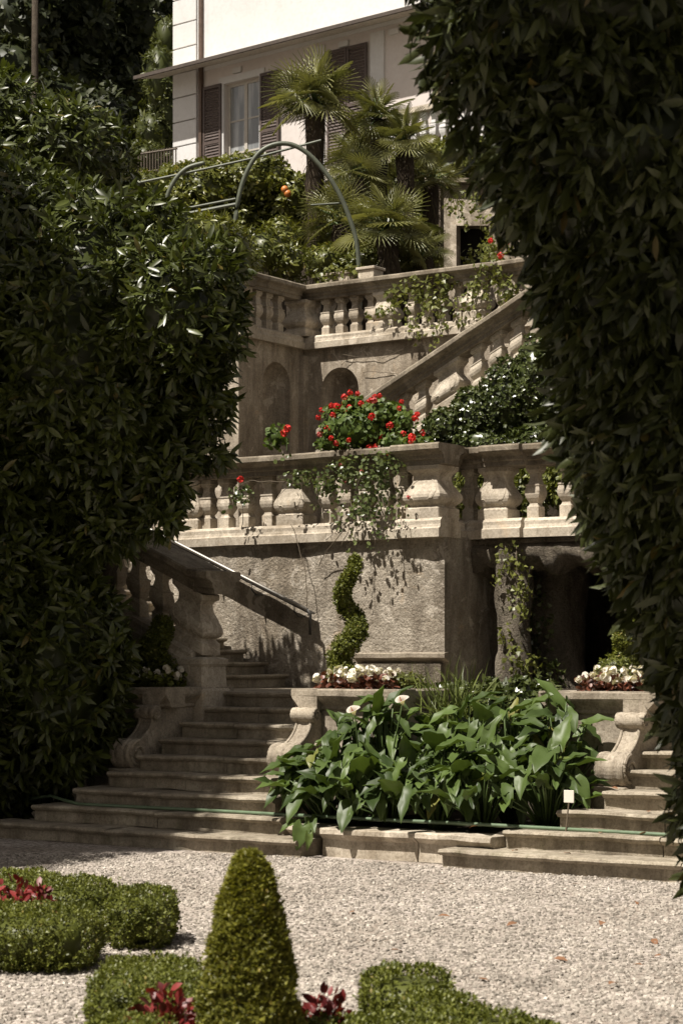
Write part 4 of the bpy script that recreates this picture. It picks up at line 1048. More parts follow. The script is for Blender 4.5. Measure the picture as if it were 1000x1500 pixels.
# ================================================================== geraniums, roses, creepers on the balustrades
def cam_ell(x, y, b, rx, ry, rd_m):
    p = on_b(x, y, b); d = -p.x * S + p.y * C
    return (p, (rx * d / F, rd_m, ry * d / F))
def geranium(label, specs, nflow, dens=330, mat_l='geranium_leaf', z=None, fm=None, L=.07, sc=1.0, core=.6):
    t = thing('geranium', base_of(specs, z), label, 'flower')
    P, N = ellipsoids(specs, dens, .25, .08)
    scatter('foliage', T_ROUND, *loose(P, N, L, .1, .7), M[mat_l], t, cores(specs, core) if core else None)
    P2, N2 = ellipsoids(specs, 60, .02, .08)
    front = [i for i in range(len(P2)) if N2[i] @ np.array([S, -C, .45]) > .15]
    random.shuffle(front); org = wloc(t)
    for i in front[:nflow]:
        o = link('flower_head', fm_pink if (fm is None and random.random() < .08) else fm_red, t, tuple(Vector(P2[i] + N2[i] * .03) - org)); k = random.uniform(.6, 1.0) * sc; o.scale = (k, k, k)
        o.rotation_euler = (random.random() * 6, random.random() * 6, 0)
    return t
gb = WB + .10
geranium('large bush of red geraniums sitting on the lower balustrade', [cam_ell(535, 628, gb, 62, 38, .30), cam_ell(500, 625, gb, 34, 32, .22), cam_ell(585, 648, gb, 34, 26, .2), cam_ell(560, 605, gb, 35, 22, .2), cam_ell(605, 652, gb, 28, 16, .16), cam_ell(484, 650, gb, 22, 16, .14), cam_ell(520, 592, gb, 20, 14, .14), cam_ell(592, 618, gb, 20, 18, .14)], 46, 520, z=4.1, core=.72, L=.06)
geranium('small pot geranium with few red flowers behind the coping under the left niche', [cam_ell(405, 640, WB + 1.0, 17, 18, .16)], 0, 300, z=4.0)
t = thing('geranium', on_b(420, 650, WB + .7), 'two bright red geranium heads standing alone above the coping', 'flower')
for x, y in ((421, 627), (416, 634)): link('flower_head', fm_red, t, tuple(on_b(x, y, WB + .7) - wloc(t)))
MB().tube([on_b(420, 660, WB + .7), on_b(420, 630, WB + .7)], .005, 5).build('stalk', M['green_stem'], t)

def creeper(name, label, cat, specs, mat, L, dens, strands, stem_pts, flowers=(), fm=None, tmpl=T_IVY, z=None, core=0):
    """leafy mass, plus hanging strands [(x,y,b,length m)] and woody stems"""
    t = thing(name, base_of(specs, z), label, cat)
    P, N = ellipsoids(specs, dens, .35, .18)
    Ps = [P]; Ns = [N]
    sm = MB()
    for (x, y, b, ln) in strands:
        p = on_b(x, y, b); k = int(ln * 42); dr = random.uniform(-.25, .25)
        pts = []
        for i in range(k):
            s = i / k; pts.append(p + Vector((dr * s * ln + .05 * math.sin(s * 7 + x), -.04 - .05 * math.sin(s * 3), -s * ln)))
        pp = np.array([tuple(q) for q in pts]) + RNG.normal(size=(k, 3)) * .04
        Ps.append(pp); Ns.append(nrm(RNG.normal(size=(k, 3)) * .6 + np.array([.3, -1, .3])))
        sm.tube([pts[0], pts[k // 2], pts[-1]], .004, 4)
    P = np.vstack(Ps); N = np.vstack(Ns)
    scatter('foliage', tmpl, *loose(P, N, L, .35, .5), M[mat], t)
    for pts in stem_pts:
        P_ = [on_b(*q) for q in pts]; Q_ = [P_[i].lerp(P_[i + 1], k / 7) for i in range(len(P_) - 1) for k in range(7)] + [P_[-1]]
        Q_ = [q + noise.noise_vector(q * 2.6) * .05 + noise.noise_vector(q * 9) * .015 for q in Q_]; sm.tube([Vector((q.x, min(q.y, pts[0][2] + .04), q.z)) for q in Q_], .005, 5)
    if sm.v: sm.build('stems', M['stem'], t, smooth=True)
    org = wloc(t)
    for (x, y, b, k) in flowers:
        o = link('flower_head', fm or fm_red, t, tuple(on_b(x, y, b) - org)); o.scale = (k, k, k); o.rotation_euler = (random.random() * 6, random.random() * 6, 0)
    return t
fb = WB - .20
creeper('climbing_rose', 'pale leaved climbing rose trailing over the lower balustrade below the geraniums', 'plant',
        [cam_ell(440, 700, fb, 32, 14, .14), cam_ell(505, 690, fb, 45, 22, .15), cam_ell(548, 715, fb, 36, 34, .14), cam_ell(560, 680, fb, 40, 22, .16), cam_ell(535, 742, fb, 28, 22, .12), cam_ell(480, 712, fb, 22, 14, .1)],
        'rose_leaf', .05, 420, [(x, y, fb, l) for x, y, l in ((420, 660, .25), (505, 720, .5), (520, 730, .7), (545, 740, .55), (565, 730, .5), (580, 730, .35), (470, 715, .3), (594, 745, .2))],
        [[(425, 708, fb), (395, 705, fb), (370, 706, fb), (345, 715, fb)], [(500, 800, fb), (512, 760, fb), (520, 720, fb), (530, 690, fb)], [(425, 770, fb + .0), (455, 830, WB - .06), (460, 900, WB - .06)], [(470, 830, WB - .06), (500, 775, fb), (520, 730, fb)]],
        [(500, 680, fb, .7), (530, 690, fb, .6), (598, 728, fb, .55), (505, 705, fb, .5)], fm_pink, T_ROUND)
creeper('climbing_rose', 'small sprig with one red rose against the left balusters', 'plant', [cam_ell(352, 720, fb, 20, 13, .08)], 'rose_leaf', .06, 380, [(345, 725, fb, .2), (365, 728, fb, .15)], [[(350, 715, fb), (355, 745, fb), (352, 775, fb)]], [(352, 702, fb, .9)], fm_red, T_ROUND)
fu = ub - .12
creeper('pale_creeper', 'pale green creeper hanging over the upper balustrade', 'plant',
        [cam_ell(612, 425, fu, 36, 22, .2), cam_ell(650, 415, fu, 30, 16, .16), cam_ell(575, 440, fu, 16, 20, .12), cam_ell(640, 445, fu, 22, 18, .14), cam_ell(560, 455, fu, 12, 8, .1)],
        'creeper', .085, 190, [(x, y, fu, l) for x, y, l in ((575, 450, .3), (600, 450, .5), (618, 450, .6), (632, 450, .7), (655, 440, .5), (675, 430, .6), (690, 430, .4), (540, 460, .15))],
        [[(620, 470, ub - .05), (600, 505, ub - .05), (560, 525, ub - .05), (505, 520, ub - .05)], [(520, 505, ub - .05), (512, 525, ub - .05), (500, 535, ub - .05)], [(530, 545, ub - .04), (590, 550, ub - .04), (640, 530, ub - .04)]])
creeper('pale_creeper', 'creeper with red geraniums at the right end of the upper balustrade', 'plant',
        [cam_ell(720, 400, fu, 28, 32, .2), cam_ell(745, 430, fu, 18, 26, .18), cam_ell(700, 420, fu, 22, 24, .15), cam_ell(725, 365, fu + .3, 26, 22, .2)],
        'creeper', .085, 200, [(700, 430, fu, .5), (720, 430, fu, .4), (740, 440, fu, .5)], [],
        [(735, 362, fu, 1.1), (741, 345, fu, .9), (733, 374, fu, 1.2), (752, 343, fu, .8), (718, 352, fu, .9), (742, 355, fu, .9)], fm_red)
geranium('red geranium at the right end of the lower balustrade by the hedge', [cam_ell(812, 640, BB - .1, 12, 14, .12)], 3, 300, z=4.1, fm=fm_red)

# ivy along the stair flank
IV = [cam_ell(x, y, 23.6, rx, ry, .35) for x, y, rx, ry in ((655, 628, 38, 30), (700, 610, 42, 46), (745, 585, 42, 62), (785, 560, 36, 70), (830, 545, 50, 80), (880, 530, 50, 90), (640, 655, 30, 20), (720, 650, 60, 30), (800, 650, 60, 30))]
shrub('ivy_bank', 'glossy ivy mass on the flank below the slanting balustrade', 'ivy', IV, 'ivy', .055, 420, None, T_IVY, .75, 'shoots', 5, .1, .08, z=Z2)
shrub('ivy_bank', 'low ivy seen between the balusters of the right bay', 'ivy', [cam_ell(x, y, 22.2, rx, ry, .3) for x, y, rx, ry in ((690, 715, 25, 45), (735, 720, 30, 50), (785, 710, 30, 60), (840, 700, 40, 60))], 'creeper', .075, 200, None, T_IVY, .7, 'shoots', 5, .1, .1, z=Z2)
creeper('ivy', 'ivy climbing the sunlit tufa pillar of the grotto', 'ivy',
        [cam_ell(752, 820, 20.55, 20, 25, .08), cam_ell(765, 870, 20.55, 14, 40, .08), cam_ell(740, 930, 20.55, 12, 20, .08), cam_ell(755, 965, 20.5, 18, 26, .1), cam_ell(778, 975, 20.6, 16, 18, .12)],
        'creeper', .06, 260, [(745, 800, 20.55, .5), (760, 800, 20.55, .9), (735, 815, 20.55, .35), (775, 830, 20.55, .7)], [], (), None, T_IVY)
creeper('ivy', 'shaded ivy hanging inside the grotto behind the pillar', 'ivy',
        [cam_ell(785, 930, 21.2, 22, 60, .15), cam_ell(800, 985, 21.0, 35, 25, .15), cam_ell(690, 900, 20.75, 7, 70, .06)], 'ivy', .07, 200, [(780, 840, 21.2, .8), (795, 850, 21.2, .7)], [], (), None, T_IVY)

shrub('ivy_bank', 'low dark ivy and fern growth along the back of the arum bed under the grotto', 'ivy', [cam_ell(x, y, 16.75, rx, ry, .25) for x, y, rx, ry in ((618, 1030, 30, 24), (668, 1022, 34, 22), (715, 1022, 34, 26), (765, 1018, 36, 24), (805, 1026, 22, 26))], 'ivy', .07, 300, None, T_IVY, .7, 'shoots', 5, .12, .14, z=1.0)
# hose
hs = [W(-40, 1195, 20.6), W(30, 1172, 20.2), W(75, 1166, 19.9), Vector((-13.25, 14.62, .33))]
for a in np.arange(-12.9, -4.9, .4): hs.append(Vector((a, 14.46 + .02 * math.sin(a * 2.1), .316 if (a < -10.45 or a > -8.3) else .318)))
tag(MB().tube(hs, .016, 8).build('garden_hose', M['hose'], smooth=True), 'long green garden hose lying along the second step and kerb', 'hose')

# ================================================================== UPPER TERRACE
# citrus hedge
CT = px_ell([(300, 285, 42, 75, 48, 1.0), (370, 270, 42, 70, 42, 1.0), (435, 300, 42, 48, 44, .9), (260, 320, 41.5, 50, 50, .8), (340, 330, 42, 80, 40, .8), (440, 335, 42, 35, 25, .6)])
ct = thing('orange_tree', base_of(CT, Z3), 'bushy orange hedge behind the green pipe arches', 'tree')
leafy('crown', CT, 110, T_LAUREL, .13, M['citrus'], ct, 'shoots', .78, 6, shell=.1, lump=.07, wid=1.5)
for x in (330, 415, 465): MB().tube([W(x, 500, 42), W(x, 330, 42)], .06, 7).build('trunk', M['bark'], ct)
org = wloc(ct)
import bmesh
bmo = bmesh.new(); bmesh.ops.create_uvsphere(bmo, u_segments=14, v_segments=10, radius=.075); ome = bpy.data.meshes.new('orange_fruit'); bmo.to_mesh(ome); bmo.free(); ome.materials.append(M['orange'])
ome.polygons.foreach_set('use_smooth', [True] * len(ome.polygons))
for x, y in ((417, 277), (421, 283)): link('orange_fruit', ome, ct, tuple(W(x, y, 41.0) - org))
shrub('leafy_shrub', 'leafy shrub standing just behind the corner of the upper balustrade', 'shrub', px_ell([(390, 370, 37, 45, 38, .6), (425, 385, 37, 30, 30, .5), (350, 385, 36, 30, 40, .5), (410, 340, 38, 30, 20, .4)]), 'citrus', .15, 60, None, T_LAUREL, .7, z=Z3)
shrub('leafy_shrub', 'yellowish shrub above the large laurel under the first pipe arch', 'shrub', px_ell([(300, 350, 31, 55, 34, .7), (350, 375, 31, 25, 40, .5), (255, 345, 31, 40, 25, .5)]), 'citrus', .15, 70, None, T_LAUREL, .8, z=Z2)
# pipe arches
def arch(pts, d, r, label):
    t = thing('garden_arch', W(pts[0][0], 500, d), label, 'arch', 'green pipe arches of the pergola')
    P = [W(x, y, d) for x, y in pts]; Q = []
    for i in range(len(P) - 1):
        p0 = P[max(0, i - 1)]; p1 = P[i]; p2 = P[i + 1]; p3 = P[min(len(P) - 1, i + 2)]
        for k in range(6):
            s = k / 6; Q.append(.5 * ((2 * p1) + (p2 - p0) * s + (2 * p0 - 5 * p1 + 4 * p2 - p3) * s * s + (3 * p1 - p0 - 3 * p2 + p3) * s ** 3))
    Q.append(P[-1]); MB().tube(Q, r, 10).build('pipe', M['green_pipe'], t, smooth=True); return t
t1 = arch([(343, 480), (343, 370), (346, 310), (357, 262), (377, 226), (403, 211), (432, 213), (462, 235), (492, 275), (512, 320), (524, 370), (527, 480)], 36.5, .042, 'larger green pipe arch in front of the palms')
t2 = arch([(237, 480), (237, 340), (240, 305), (252, 270), (272, 247), (300, 238)], 36.5, .04, 'smaller green pipe arch at the left, half hidden by leaves')
q = W(237, 320, 36.5); q2 = W(345, 299, 36.5)
rp = thing('pergola_rail', (q + q2) / 2, 'pair of straight green rails joining the two pipe arches', 'rail')
MB().tube([q, q2], .035, 8).build('lower_rail', M['green_pipe'], rp); MB().tube([q + Vector((0, 0, .10)), q2 + Vector((0, 0, .10))], .022, 8).build('lower_rail', M['green_pipe'], rp)
MB().tube([W(190, 270, 36.5), W(300, 247, 36.5), W(372, 231, 36.5), W(470, 205, 36.5)], .022, 8).build('upper_rail', M['green_pipe'], rp)
MB().tube([W(455, 300, 36.6), W(500, 297, 36.6)], .018, 8).build('cross_rail', M['green_pipe'], rp)

# palms
def palm(x, ycrown, d, zb, nf, size, label, trunk_r=.12):
    c = W(x, ycrown, d); base = Vector((c.x + .05, c.y + .05, zb))
    t = thing('fan_palm', base, label, 'palm', 'fan palms on the upper terrace')
    k = 14; pts = [base.lerp(c, i / k) + Vector((.03 * math.sin(i * .6 + x), 0, 0)) for i in range(k + 1)]
    MB().tube(pts, [trunk_r * (.9 + .12 * math.sin(i * 2.1) + (.35 if i > k - 5 else 0)) for i in range(k + 1)], 10).build('trunk', M['palm_bark'], t, smooth=True)
    P = []; Y = []; Z = []; SC = []; pm = MB()
    nf = int(nf * .86)
    for i in range(nf):
        an = i * 2.39996; el = math.radians(84 - 108 * ((i + .5) / nf) ** .95 + random.uniform(-10, 10))
        dr = Vector((math.cos(an) * math.cos(el), math.sin(an) * math.cos(el), math.sin(el)))
        L = size * random.uniform(.55, .85)
        p0 = c + dr * .08; p1 = c + dr * L * .55 + Vector((0, 0, .03)); p2 = c + dr * L + Vector((0, 0, -.08 * L))
        pm.tube([p0, p1, p2], [.017, .013, .010], 5)
        yd = (p2 - p1).normalized() + Vector((0, 0, -.15)); P.append(p2); Y.append(yd)
        up = Vector((0, 0, 1)) - dr * dr.z + Vector((random.uniform(-.5, .5), random.uniform(-.5, .5), 0)) + (dr * -.2)
        Z.append(up); SC.append(size * random.uniform(.9, 1.15) * 1.12)
    scatter('fronds', T_FAN, np.array(P), np.array(Y), np.array(Z), np.array(SC), M['palm'], t)
    pm.build('leaf_stalks', M['green_stem'], t, smooth=True)
    n = 500; s = RNG.random(n) ** .6                       # shaggy fibre skirt
    base_n = np.array(tuple(base)); c_n = np.array(tuple(c)); dd_ = fib_dirs(n); dd_[:, 2] *= .2
    PF = base_n + (c_n - base_n) * s[:, None] + dd_ * trunk_r * .95
    scatter('fibre', T_BLADE, PF, dd_ * .7 + np.array([0, 0, -.9]), dd_, RNG.uniform(.15, .4, n), M['palm_fibre'], t, wid=np.full(n, 1.3))
    return t
M['palm_fibre'] = leaf_mat('palm_fibre', (0.03, 0.022, 0.013), (0.09, 0.07, 0.04), .8, .1, .2)
palm(459, 152, 40.0, Z3, 36, .80, 'tallest fan palm, its crown against the villa window', .15)
palm(553, 176, 41.0, Z3, 28, .60, 'fan palm with crown below the closed shutters', .14)
palm(592, 212, 40.5, Z3, 26, .58, 'fan palm at the right of the cluster by the ivy', .14)
palm(530, 235, 42.0, Z3, 26, .65, 'fan palm behind the middle of the palm cluster', .15)
palm(568, 338, 38.0, Z3, 30, .74, 'low fan palm with fronds just above the upper balustrade', .16)
palm(500, 330, 39.5, Z3, 22, .75, 'low dark fan palm beside the pipe arch', .14)
palm(622, 372, 38.5, Z3, 16, .45, 'smallest fan palm at the foot of the rubble wall', .1)

palm(520, 262, 39.8, Z3, 22, .55, 'short fan palm half hidden between the taller palm trunks', .14)
palm(632, 268, 41.5, Z3, 22, .52, 'fan palm in front of the ivy beside the old stone wall', .13)
shrub('leafy_shrub', 'dense dark shrub filling the foot of the palm cluster', 'shrub', px_ell([(545, 385, 39, 55, 30, .5), (600, 385, 39, 45, 30, .5), (480, 385, 39, 35, 26, .5)]), 'citrus', .13, 90, None, T_LAUREL, .75, z=Z3)
# stone troughs on the upper coping
def trough(x0, x1, y0, y1, b, label):
    p0, p1 = on_b(x0, y1, b), on_b(x1, y1, b); zt = on_b(x0, y0, b).z
    t = thing('stone_trough', (p0 + p1) / 2, label, 'trough', 'stone troughs behind the upper coping')
    MB().box(p0.x, p1.x, b, b + .3, p0.z - .15, zt).build('trough_body', M['stone'], t, bevel=.012)
    MB().box(p0.x - .03, p1.x + .03, b - .03, b + .33, zt + .002, zt + .05).build('rim', M['stone'], t, bevel=.01)
trough(475, 515, 405, 418, ub + .5, 'stone trough on the left half of the upper coping, under pale leaves')
trough(524, 547, 396, 412, ub + .5, 'shorter stone trough beside the leafy one on the upper coping')
creeper('trough_plant', 'pale leafy plant filling the stone trough on the upper coping', 'plant', [cam_ell(490, 402, ub + .5, 26, 12, .2), cam_ell(520, 396, ub + .6, 24, 10, .2)], 'creeper', .085, 230, [(470, 405, ub + .4, .2), (505, 405, ub + .4, .2)], [])

# rubble retaining wall at right with opening, hedge on top
rt = thing('retaining_wall', W(680, 420, 44), 'old ivy clad stone wall with a dark opening behind the upper balustrade', 'wall')
e0, e1 = W(628, 400, 44), W(900, 400, 41)
def strip(m, x0, x1, y0, y1, f=0.0, back_=.35):
    ps = []
    for x in (x0, x1):
        d = 44 - (x - 628) / 272 * 3 - f
        ps.append((W(x, y0, d), W(x, y1, d)))
    off = rd(.1, back_, 0) - rd(0, 0, 0)
    q = [ps[0][0], ps[1][0], ps[1][1], ps[0][1]]; q = q + [p + off for p in q]
    return m.add(q, [(3, 2, 1, 0), (0, 1, 5, 4), (1, 2, 6, 5), (2, 3, 7, 6), (3, 0, 4, 7)])
m = strip(MB(), 640, 662, 268, 440); strip(m, 716, 900, 250, 440); strip(m, 662, 716, 261, 330)
m.build('wall_body', M['plaster'], rt)
strip(MB(), 625, 645, 270, 440, .12).build('rubble_face', M['rubble'], rt)
strip(MB(), 655, 720, 325, 440, -.6, .1).build('opening', M['black'], rt)  # near-black sheet stands in for the shade inside the wall
strip(MB(), 622, 902, 262 - 2, 268 - 2, .2, .8).build('coping_slab', M['coping'], rt)
strip(MB(), 660, 668, 328, 440, .05, .2).build('jamb', M['plaster'], rt)
creeper('ivy', 'thin ivy on the old stone wall above the dark opening', 'ivy', [cam_ell(690, 300, 36.5, 22, 22, .15), cam_ell(660, 300, 36.6, 12, 30, .1), cam_ell(690, 375, 35.5, 16, 16, .3), cam_ell(715, 340, 35.6, 16, 26, .2)], 'creeper', .10, 70, [(680, 280, 36.5, .8), (700, 280, 36.5, .7)], [])
UH = px_ell([(640, 242, 44.9, 50, 30, .7), (690, 238, 44.7, 50, 34, .7), (598, 252, 45.2, 36, 26, .6), (740, 232, 44.4, 60, 38, .7), (655, 222, 45.0, 30, 18, .5), (575, 285, 45.5, 40, 40, .7), (610, 300, 45.0, 34, 40, .6), (520, 290, 46, 40, 40, .7), (500, 340, 44, 50, 40, .7), (580, 350, 44.5, 50, 50, .7)])
shrub('ivy_hedge', 'small leaved hedge on top of the old stone wall under the balcony', 'hedge', UH, 'citrus', .11, 90, None, T_IVY, .85, 'shoots', 5, .1, .08, z=9)
m = MB(); q = [W(150, 300, 47.5), W(628, 300, 44.6), W(950, 300, 42), rd(20, 90, 0), rd(-20, 90, 0)]
m.add([(p.x, p.y, 11.2) for p in q] + [(p.x, p.y, 5) for p in q], [(0, 1, 2, 3, 4), (0, 5, 6, 1), (1, 6, 7, 2)])
tag(m.build('villa_ground', M['soil']), 'earth bank on which the villa stands', 'ground', kind='structure')

# ================================================================== VILLA
VR = -math.radians(4.83)
vp = W(257, 970, 52); vp.z = 10.5
vl = thing('villa', vp, 'pale rendered villa with dark shutters at the top of the garden', 'building', rz=VR)
def vbox(s0, s1, d0, d1, z0, z1, m=None): return (m or MB()).box(s0, s1, d0, d1, z0 - 10.5, z1 - 10.5)
def vz(x, y, s): return EYE - (y - 970) * (52 - .633 * s) / F
win = [(1.70, 2.88, 13.2, vz(335, 122, 1.8)), (5.62 - .55, 6.27, 13.4, vz(485, 76, 5.1))]
zt = 24
EZ = 16.48
# front wall around the first window
m = MB(); w0, w1, wz0, wz1 = win[0]
vbox(0, w0, 0, .4, 10.5, EZ, m); vbox(w1, 16, 0, .4, 10.5, EZ, m); vbox(w0, w1, 0, .4, wz1, EZ, m); vbox(w0, w1, 0, .4, 10.5, wz0, m)
m.build('lower_wall', M['villa_pink'], vl, local=True)
vbox(0, 16, -.02, .4, EZ + .002, zt).build('upper_wall', M['villa'], vl, local=True)
vbox(0, .4, .4, 12, 10.5, zt).build('side_wall', M['villa'], vl, local=True)
for k in range(18):                                   # quoin courses
    z0 = 11.0 + k * .62
    vbox(-.03, .78, -.07, -.003 if z0 < EZ else -.022, z0, min(z0 + .59, zt)).build('quoin', M['villa'], vl, local=True, bevel=.01)
# string roof between floors
m = MB(); z0 = EZ - 10.5
m.add([(-.55, -.85, z0 - .10), (16, -.85, z0 - .10), (16, .0, z0 + .10), (-.55, .0, z0 + .10), (-.55, -.85, z0 - .02), (16, -.85, z0 - .02), (16, .0, z0 + .18), (-.55, .0, z0 + .18)],
      [(3, 2, 1, 0), (4, 5, 6, 7), (0, 1, 5, 4), (0, 4, 7, 3), (1, 2, 6, 5)])
m.build('canopy_roof', M['eave'], vl, local=True)
vbox(-.6, 16.05, -.91, -.852, EZ - .115, EZ - .03).build('gutter', M['eave_top'], vl, local=True)
vbox(.90, 1.0, -.12, -.02, 10.6, 24).build('downpipe', M['pipe'], vl, local=True, bevel=.02)
# mouldings
m = MB(); vbox(w0 - .16, w0 - .0, -.05, -.002, wz0, wz1 + .17, m); vbox(w1 + .0, w1 + .16, -.05, -.002, wz0, wz1 + .17, m); vbox(w0, w1, -.05, -.002, wz1, wz1 + .17, m)
m.build('window_surround', M['villa'], vl, local=True)
for s in (2.0, 5.4, 6.9): vbox(s, s + .28, -.06, -.003, wz1 + .2, EZ - .12).build('keystone', M['villa'], vl, local=True)
vbox(6.35, 6.75, -.05, -.003, 10.6, EZ - .1).build('pilaster', M['villa'], vl, local=True)
vbox(4.55, 4.95, -.05, -.003, 10.6, EZ - .1).build('pilaster', M['villa'], vl, local=True)
# window 1
fr = vbox(w0, w1, .12, .17, wz1 - .07, wz1); vbox(w0, w0 + .07, .12, .17, wz0, wz1 - .07, fr); vbox(w1 - .07, w1, .12, .17, wz0, wz1 - .07, fr); vbox((w0 + w1) / 2 - .05, (w0 + w1) / 2 + .05, .12, .17, wz0, wz1 - .07, fr)
for zz_ in (wz1 - .95, wz1 - 1.75): vbox(w0 + .07, (w0 + w1) / 2 - .05, .13, .16, zz_, zz_ + .04, fr); vbox((w0 + w1) / 2 + .05, w1 - .07, .13, .16, zz_, zz_ + .04, fr)
wf = fr.build('window_frame', M['frame'], vl, local=True)
vbox(w0 + .05, w1 - .05, .145, .15, wz0, wz1 - .05).build('pane', M['glass'], wf, local=True)
def shutter(s0, s1, z0, z1, d=-.06):
    fr = MB(); vbox(s0, s0 + .06, d - .04, d, z0, z1, fr); vbox(s1 - .06, s1, d - .04, d, z0, z1, fr)
    for z in (z0, (z0 + z1) / 2 - .04, z1 - .08): vbox(s0 + .06, s1 - .06, d - .04, d, z, z + .08, fr)
    n = int((z1 - z0) / .075)
    for i in range(n):
        z = z0 + .08 + i * .075 - 10.5
        if z + .06 > z1 - 10.5 - .06: break
        fr.add([(s0 + .05, d - .035, z), (s1 - .05, d - .035, z), (s1 - .05, d - .005, z + .06), (s0 + .05, d - .005, z + .06), (s0 + .05, d - .030, z - .006), (s1 - .05, d - .030, z - .006), (s1 - .05, d, z + .054), (s0 + .05, d, z + .054)],
               [(0, 1, 2, 3), (7, 6, 5, 4), (0, 4, 5, 1), (2, 6, 7, 3)])
    return fr.build('shutter', M['shutter'], vl, local=True)
shutter(w0 - .66, w0 - .06, wz0, wz1 + .02); shutter(w1 + .06, w1 + .66, wz0, wz1 + .02)
a0, a1, z0, z1 = win[1]
shutter(a0, (a0 + a1) / 2 - .01, z0, z1); shutter((a0 + a1) / 2 + .01, a1, z0, z1)
shutter(8.35, 8.95, 12.5, 15.9); shutter(9.0, 9.6, 12.5, 15.9)
# balcony at the right
bl = vbox(7.35, 12, -1.0, -.02, 12.9, 13.1); vbox(7.3, 12, -1.05, -.7, 13.98, 14.1, bl)
bo = bl.build('balcony', M['stone'], vl, local=True)
bmesh_b = MB().lathe_sq([(z * 1.4, h * .95) for z, h in BAL]).mesh('baluster', M['villa'])
for k in range(16):
    o = link('baluster', bmesh_b, bo, (7.5 + k * .27, -.88, 13.1 - 10.5))
vbox(w0 - .7, 4.6, -.25, -.06, 12.85, 12.98).build('sill_course', M['stone'], vl, local=True)

# iron fence left of the villa
ff = thing('iron_fence', W(228, 255, 50), 'thin iron railing left of the villa above the hedge', 'fence')
m = MB()
for i in range(14): x = 203 + i * 4.2; m.tube([W(x, 262, 50), W(x, 222 - 8 * i / 14, 50)], .018, 5)
m.build('bars', M['iron_fence'], ff); MB().tube([W(200, 226, 50), W(260, 217, 50)], .025, 5).build('top_rail', M['iron_fence'], ff); MB().tube([W(200, 252, 50), W(260, 246, 50)], .02, 5).build('bottom_rail', M['iron_fence'], ff)
# shrubs next to the villa
def tree(name, label, lst, mat, L, dens, zb, group=None, core=.82, trunk=None, tr=.2, tmpl=T_LAUREL, **kw):
    sp = px_ell(lst); t = thing(name, base_of(sp, zb), label, 'tree', group)
    leafy('crown', sp, dens, tmpl, L, M[mat], t, 'shoots', core, 6, .12, .10, **kw)
    p = base_of(sp, zb); limb([p, Vector((p.x, p.y, (p.z + sp[0][0].z) / 2)), sp[0][0]], tr, tr * .4, 8).build('trunk', M['bark'], t, smooth=True)
    return t
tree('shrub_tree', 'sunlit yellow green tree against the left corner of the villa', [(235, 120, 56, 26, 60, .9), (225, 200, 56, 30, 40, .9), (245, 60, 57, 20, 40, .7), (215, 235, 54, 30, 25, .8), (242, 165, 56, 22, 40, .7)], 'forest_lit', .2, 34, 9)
tree('shrub_tree', 'low sunlit shrub at the fence foot above the laurels', [(215, 275, 46, 40, 22, .8), (255, 262, 46, 30, 20, .6)], 'citrus', .15, 50, 8)
BG = 'dark trees on the hillside'
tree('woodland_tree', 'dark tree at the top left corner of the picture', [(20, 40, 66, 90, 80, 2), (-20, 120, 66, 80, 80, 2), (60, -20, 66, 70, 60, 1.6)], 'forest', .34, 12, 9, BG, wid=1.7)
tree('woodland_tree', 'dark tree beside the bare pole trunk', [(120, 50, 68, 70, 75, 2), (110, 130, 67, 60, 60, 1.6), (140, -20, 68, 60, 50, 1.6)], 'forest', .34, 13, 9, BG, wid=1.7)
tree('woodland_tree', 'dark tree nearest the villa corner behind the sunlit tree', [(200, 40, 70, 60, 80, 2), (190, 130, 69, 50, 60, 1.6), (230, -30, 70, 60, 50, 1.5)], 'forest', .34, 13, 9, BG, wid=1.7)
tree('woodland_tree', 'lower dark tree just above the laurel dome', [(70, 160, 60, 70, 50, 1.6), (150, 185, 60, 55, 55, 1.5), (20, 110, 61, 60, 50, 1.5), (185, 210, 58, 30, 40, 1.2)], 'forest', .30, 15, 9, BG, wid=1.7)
pt = thing('pole_trunk', W(52, 300, 55), 'tall bare straight tree trunk at the upper left', 'tree')
MB().tube([W(53, 330, 55), W(52, 200, 55), W(51, 80, 55), W(52, -80, 55)], [.11, .10, .09, .08], 8).build('trunk', M['bark'], pt, smooth=True)
leafy('crown', px_ell([(52, -160, 55, 60, 60, 1)]), 25, T_LAUREL, .3, M['forest'], pt, 'shoots', .8, 6)
# hillside behind all
m = MB(); vs = []; nx, ny = 40, 20
for j in range(ny + 1):
    for i in range(nx + 1):
        r = -60 + 120 * i / nx; d = 72 + 60 * j / ny
        z = 9 + 45 * (j / ny) ** .7 + 2 * noise.noise(Vector((r * .1, d * .1, 0)))
        vs.append(rd(r, d, z))
m.add(vs, [(j * (nx + 1) + i, j * (nx + 1) + i + 1, (j + 1) * (nx + 1) + i + 1, (j + 1) * (nx + 1) + i) for j in range(ny) for i in range(nx)])
tag(m.build('hillside', M['forest_floor'], smooth=True), 'dark wooded hillside behind the villa', 'hillside', kind='structure')
n = 14000
rr = RNG.uniform(-24, 12, n); dd = RNG.uniform(72, 100, n); zz = 9 + 45 * ((dd - 72) / 60) ** .7 + RNG.uniform(0, 3, n)
P = np.stack([C * rr - S * dd, S * rr + C * dd, zz], 1)
a = shoots(P, np.tile(np.array([[S, -C, .6]]), (n, 1)), 5, .5, .3, .6)
tag(scatter('hillside_foliage', T_LAUREL, *a, M['forest'], wid=np.full(len(a[0]), 1.8)), 'undergrowth covering the dark hillside', 'foliage', kind='stuff')

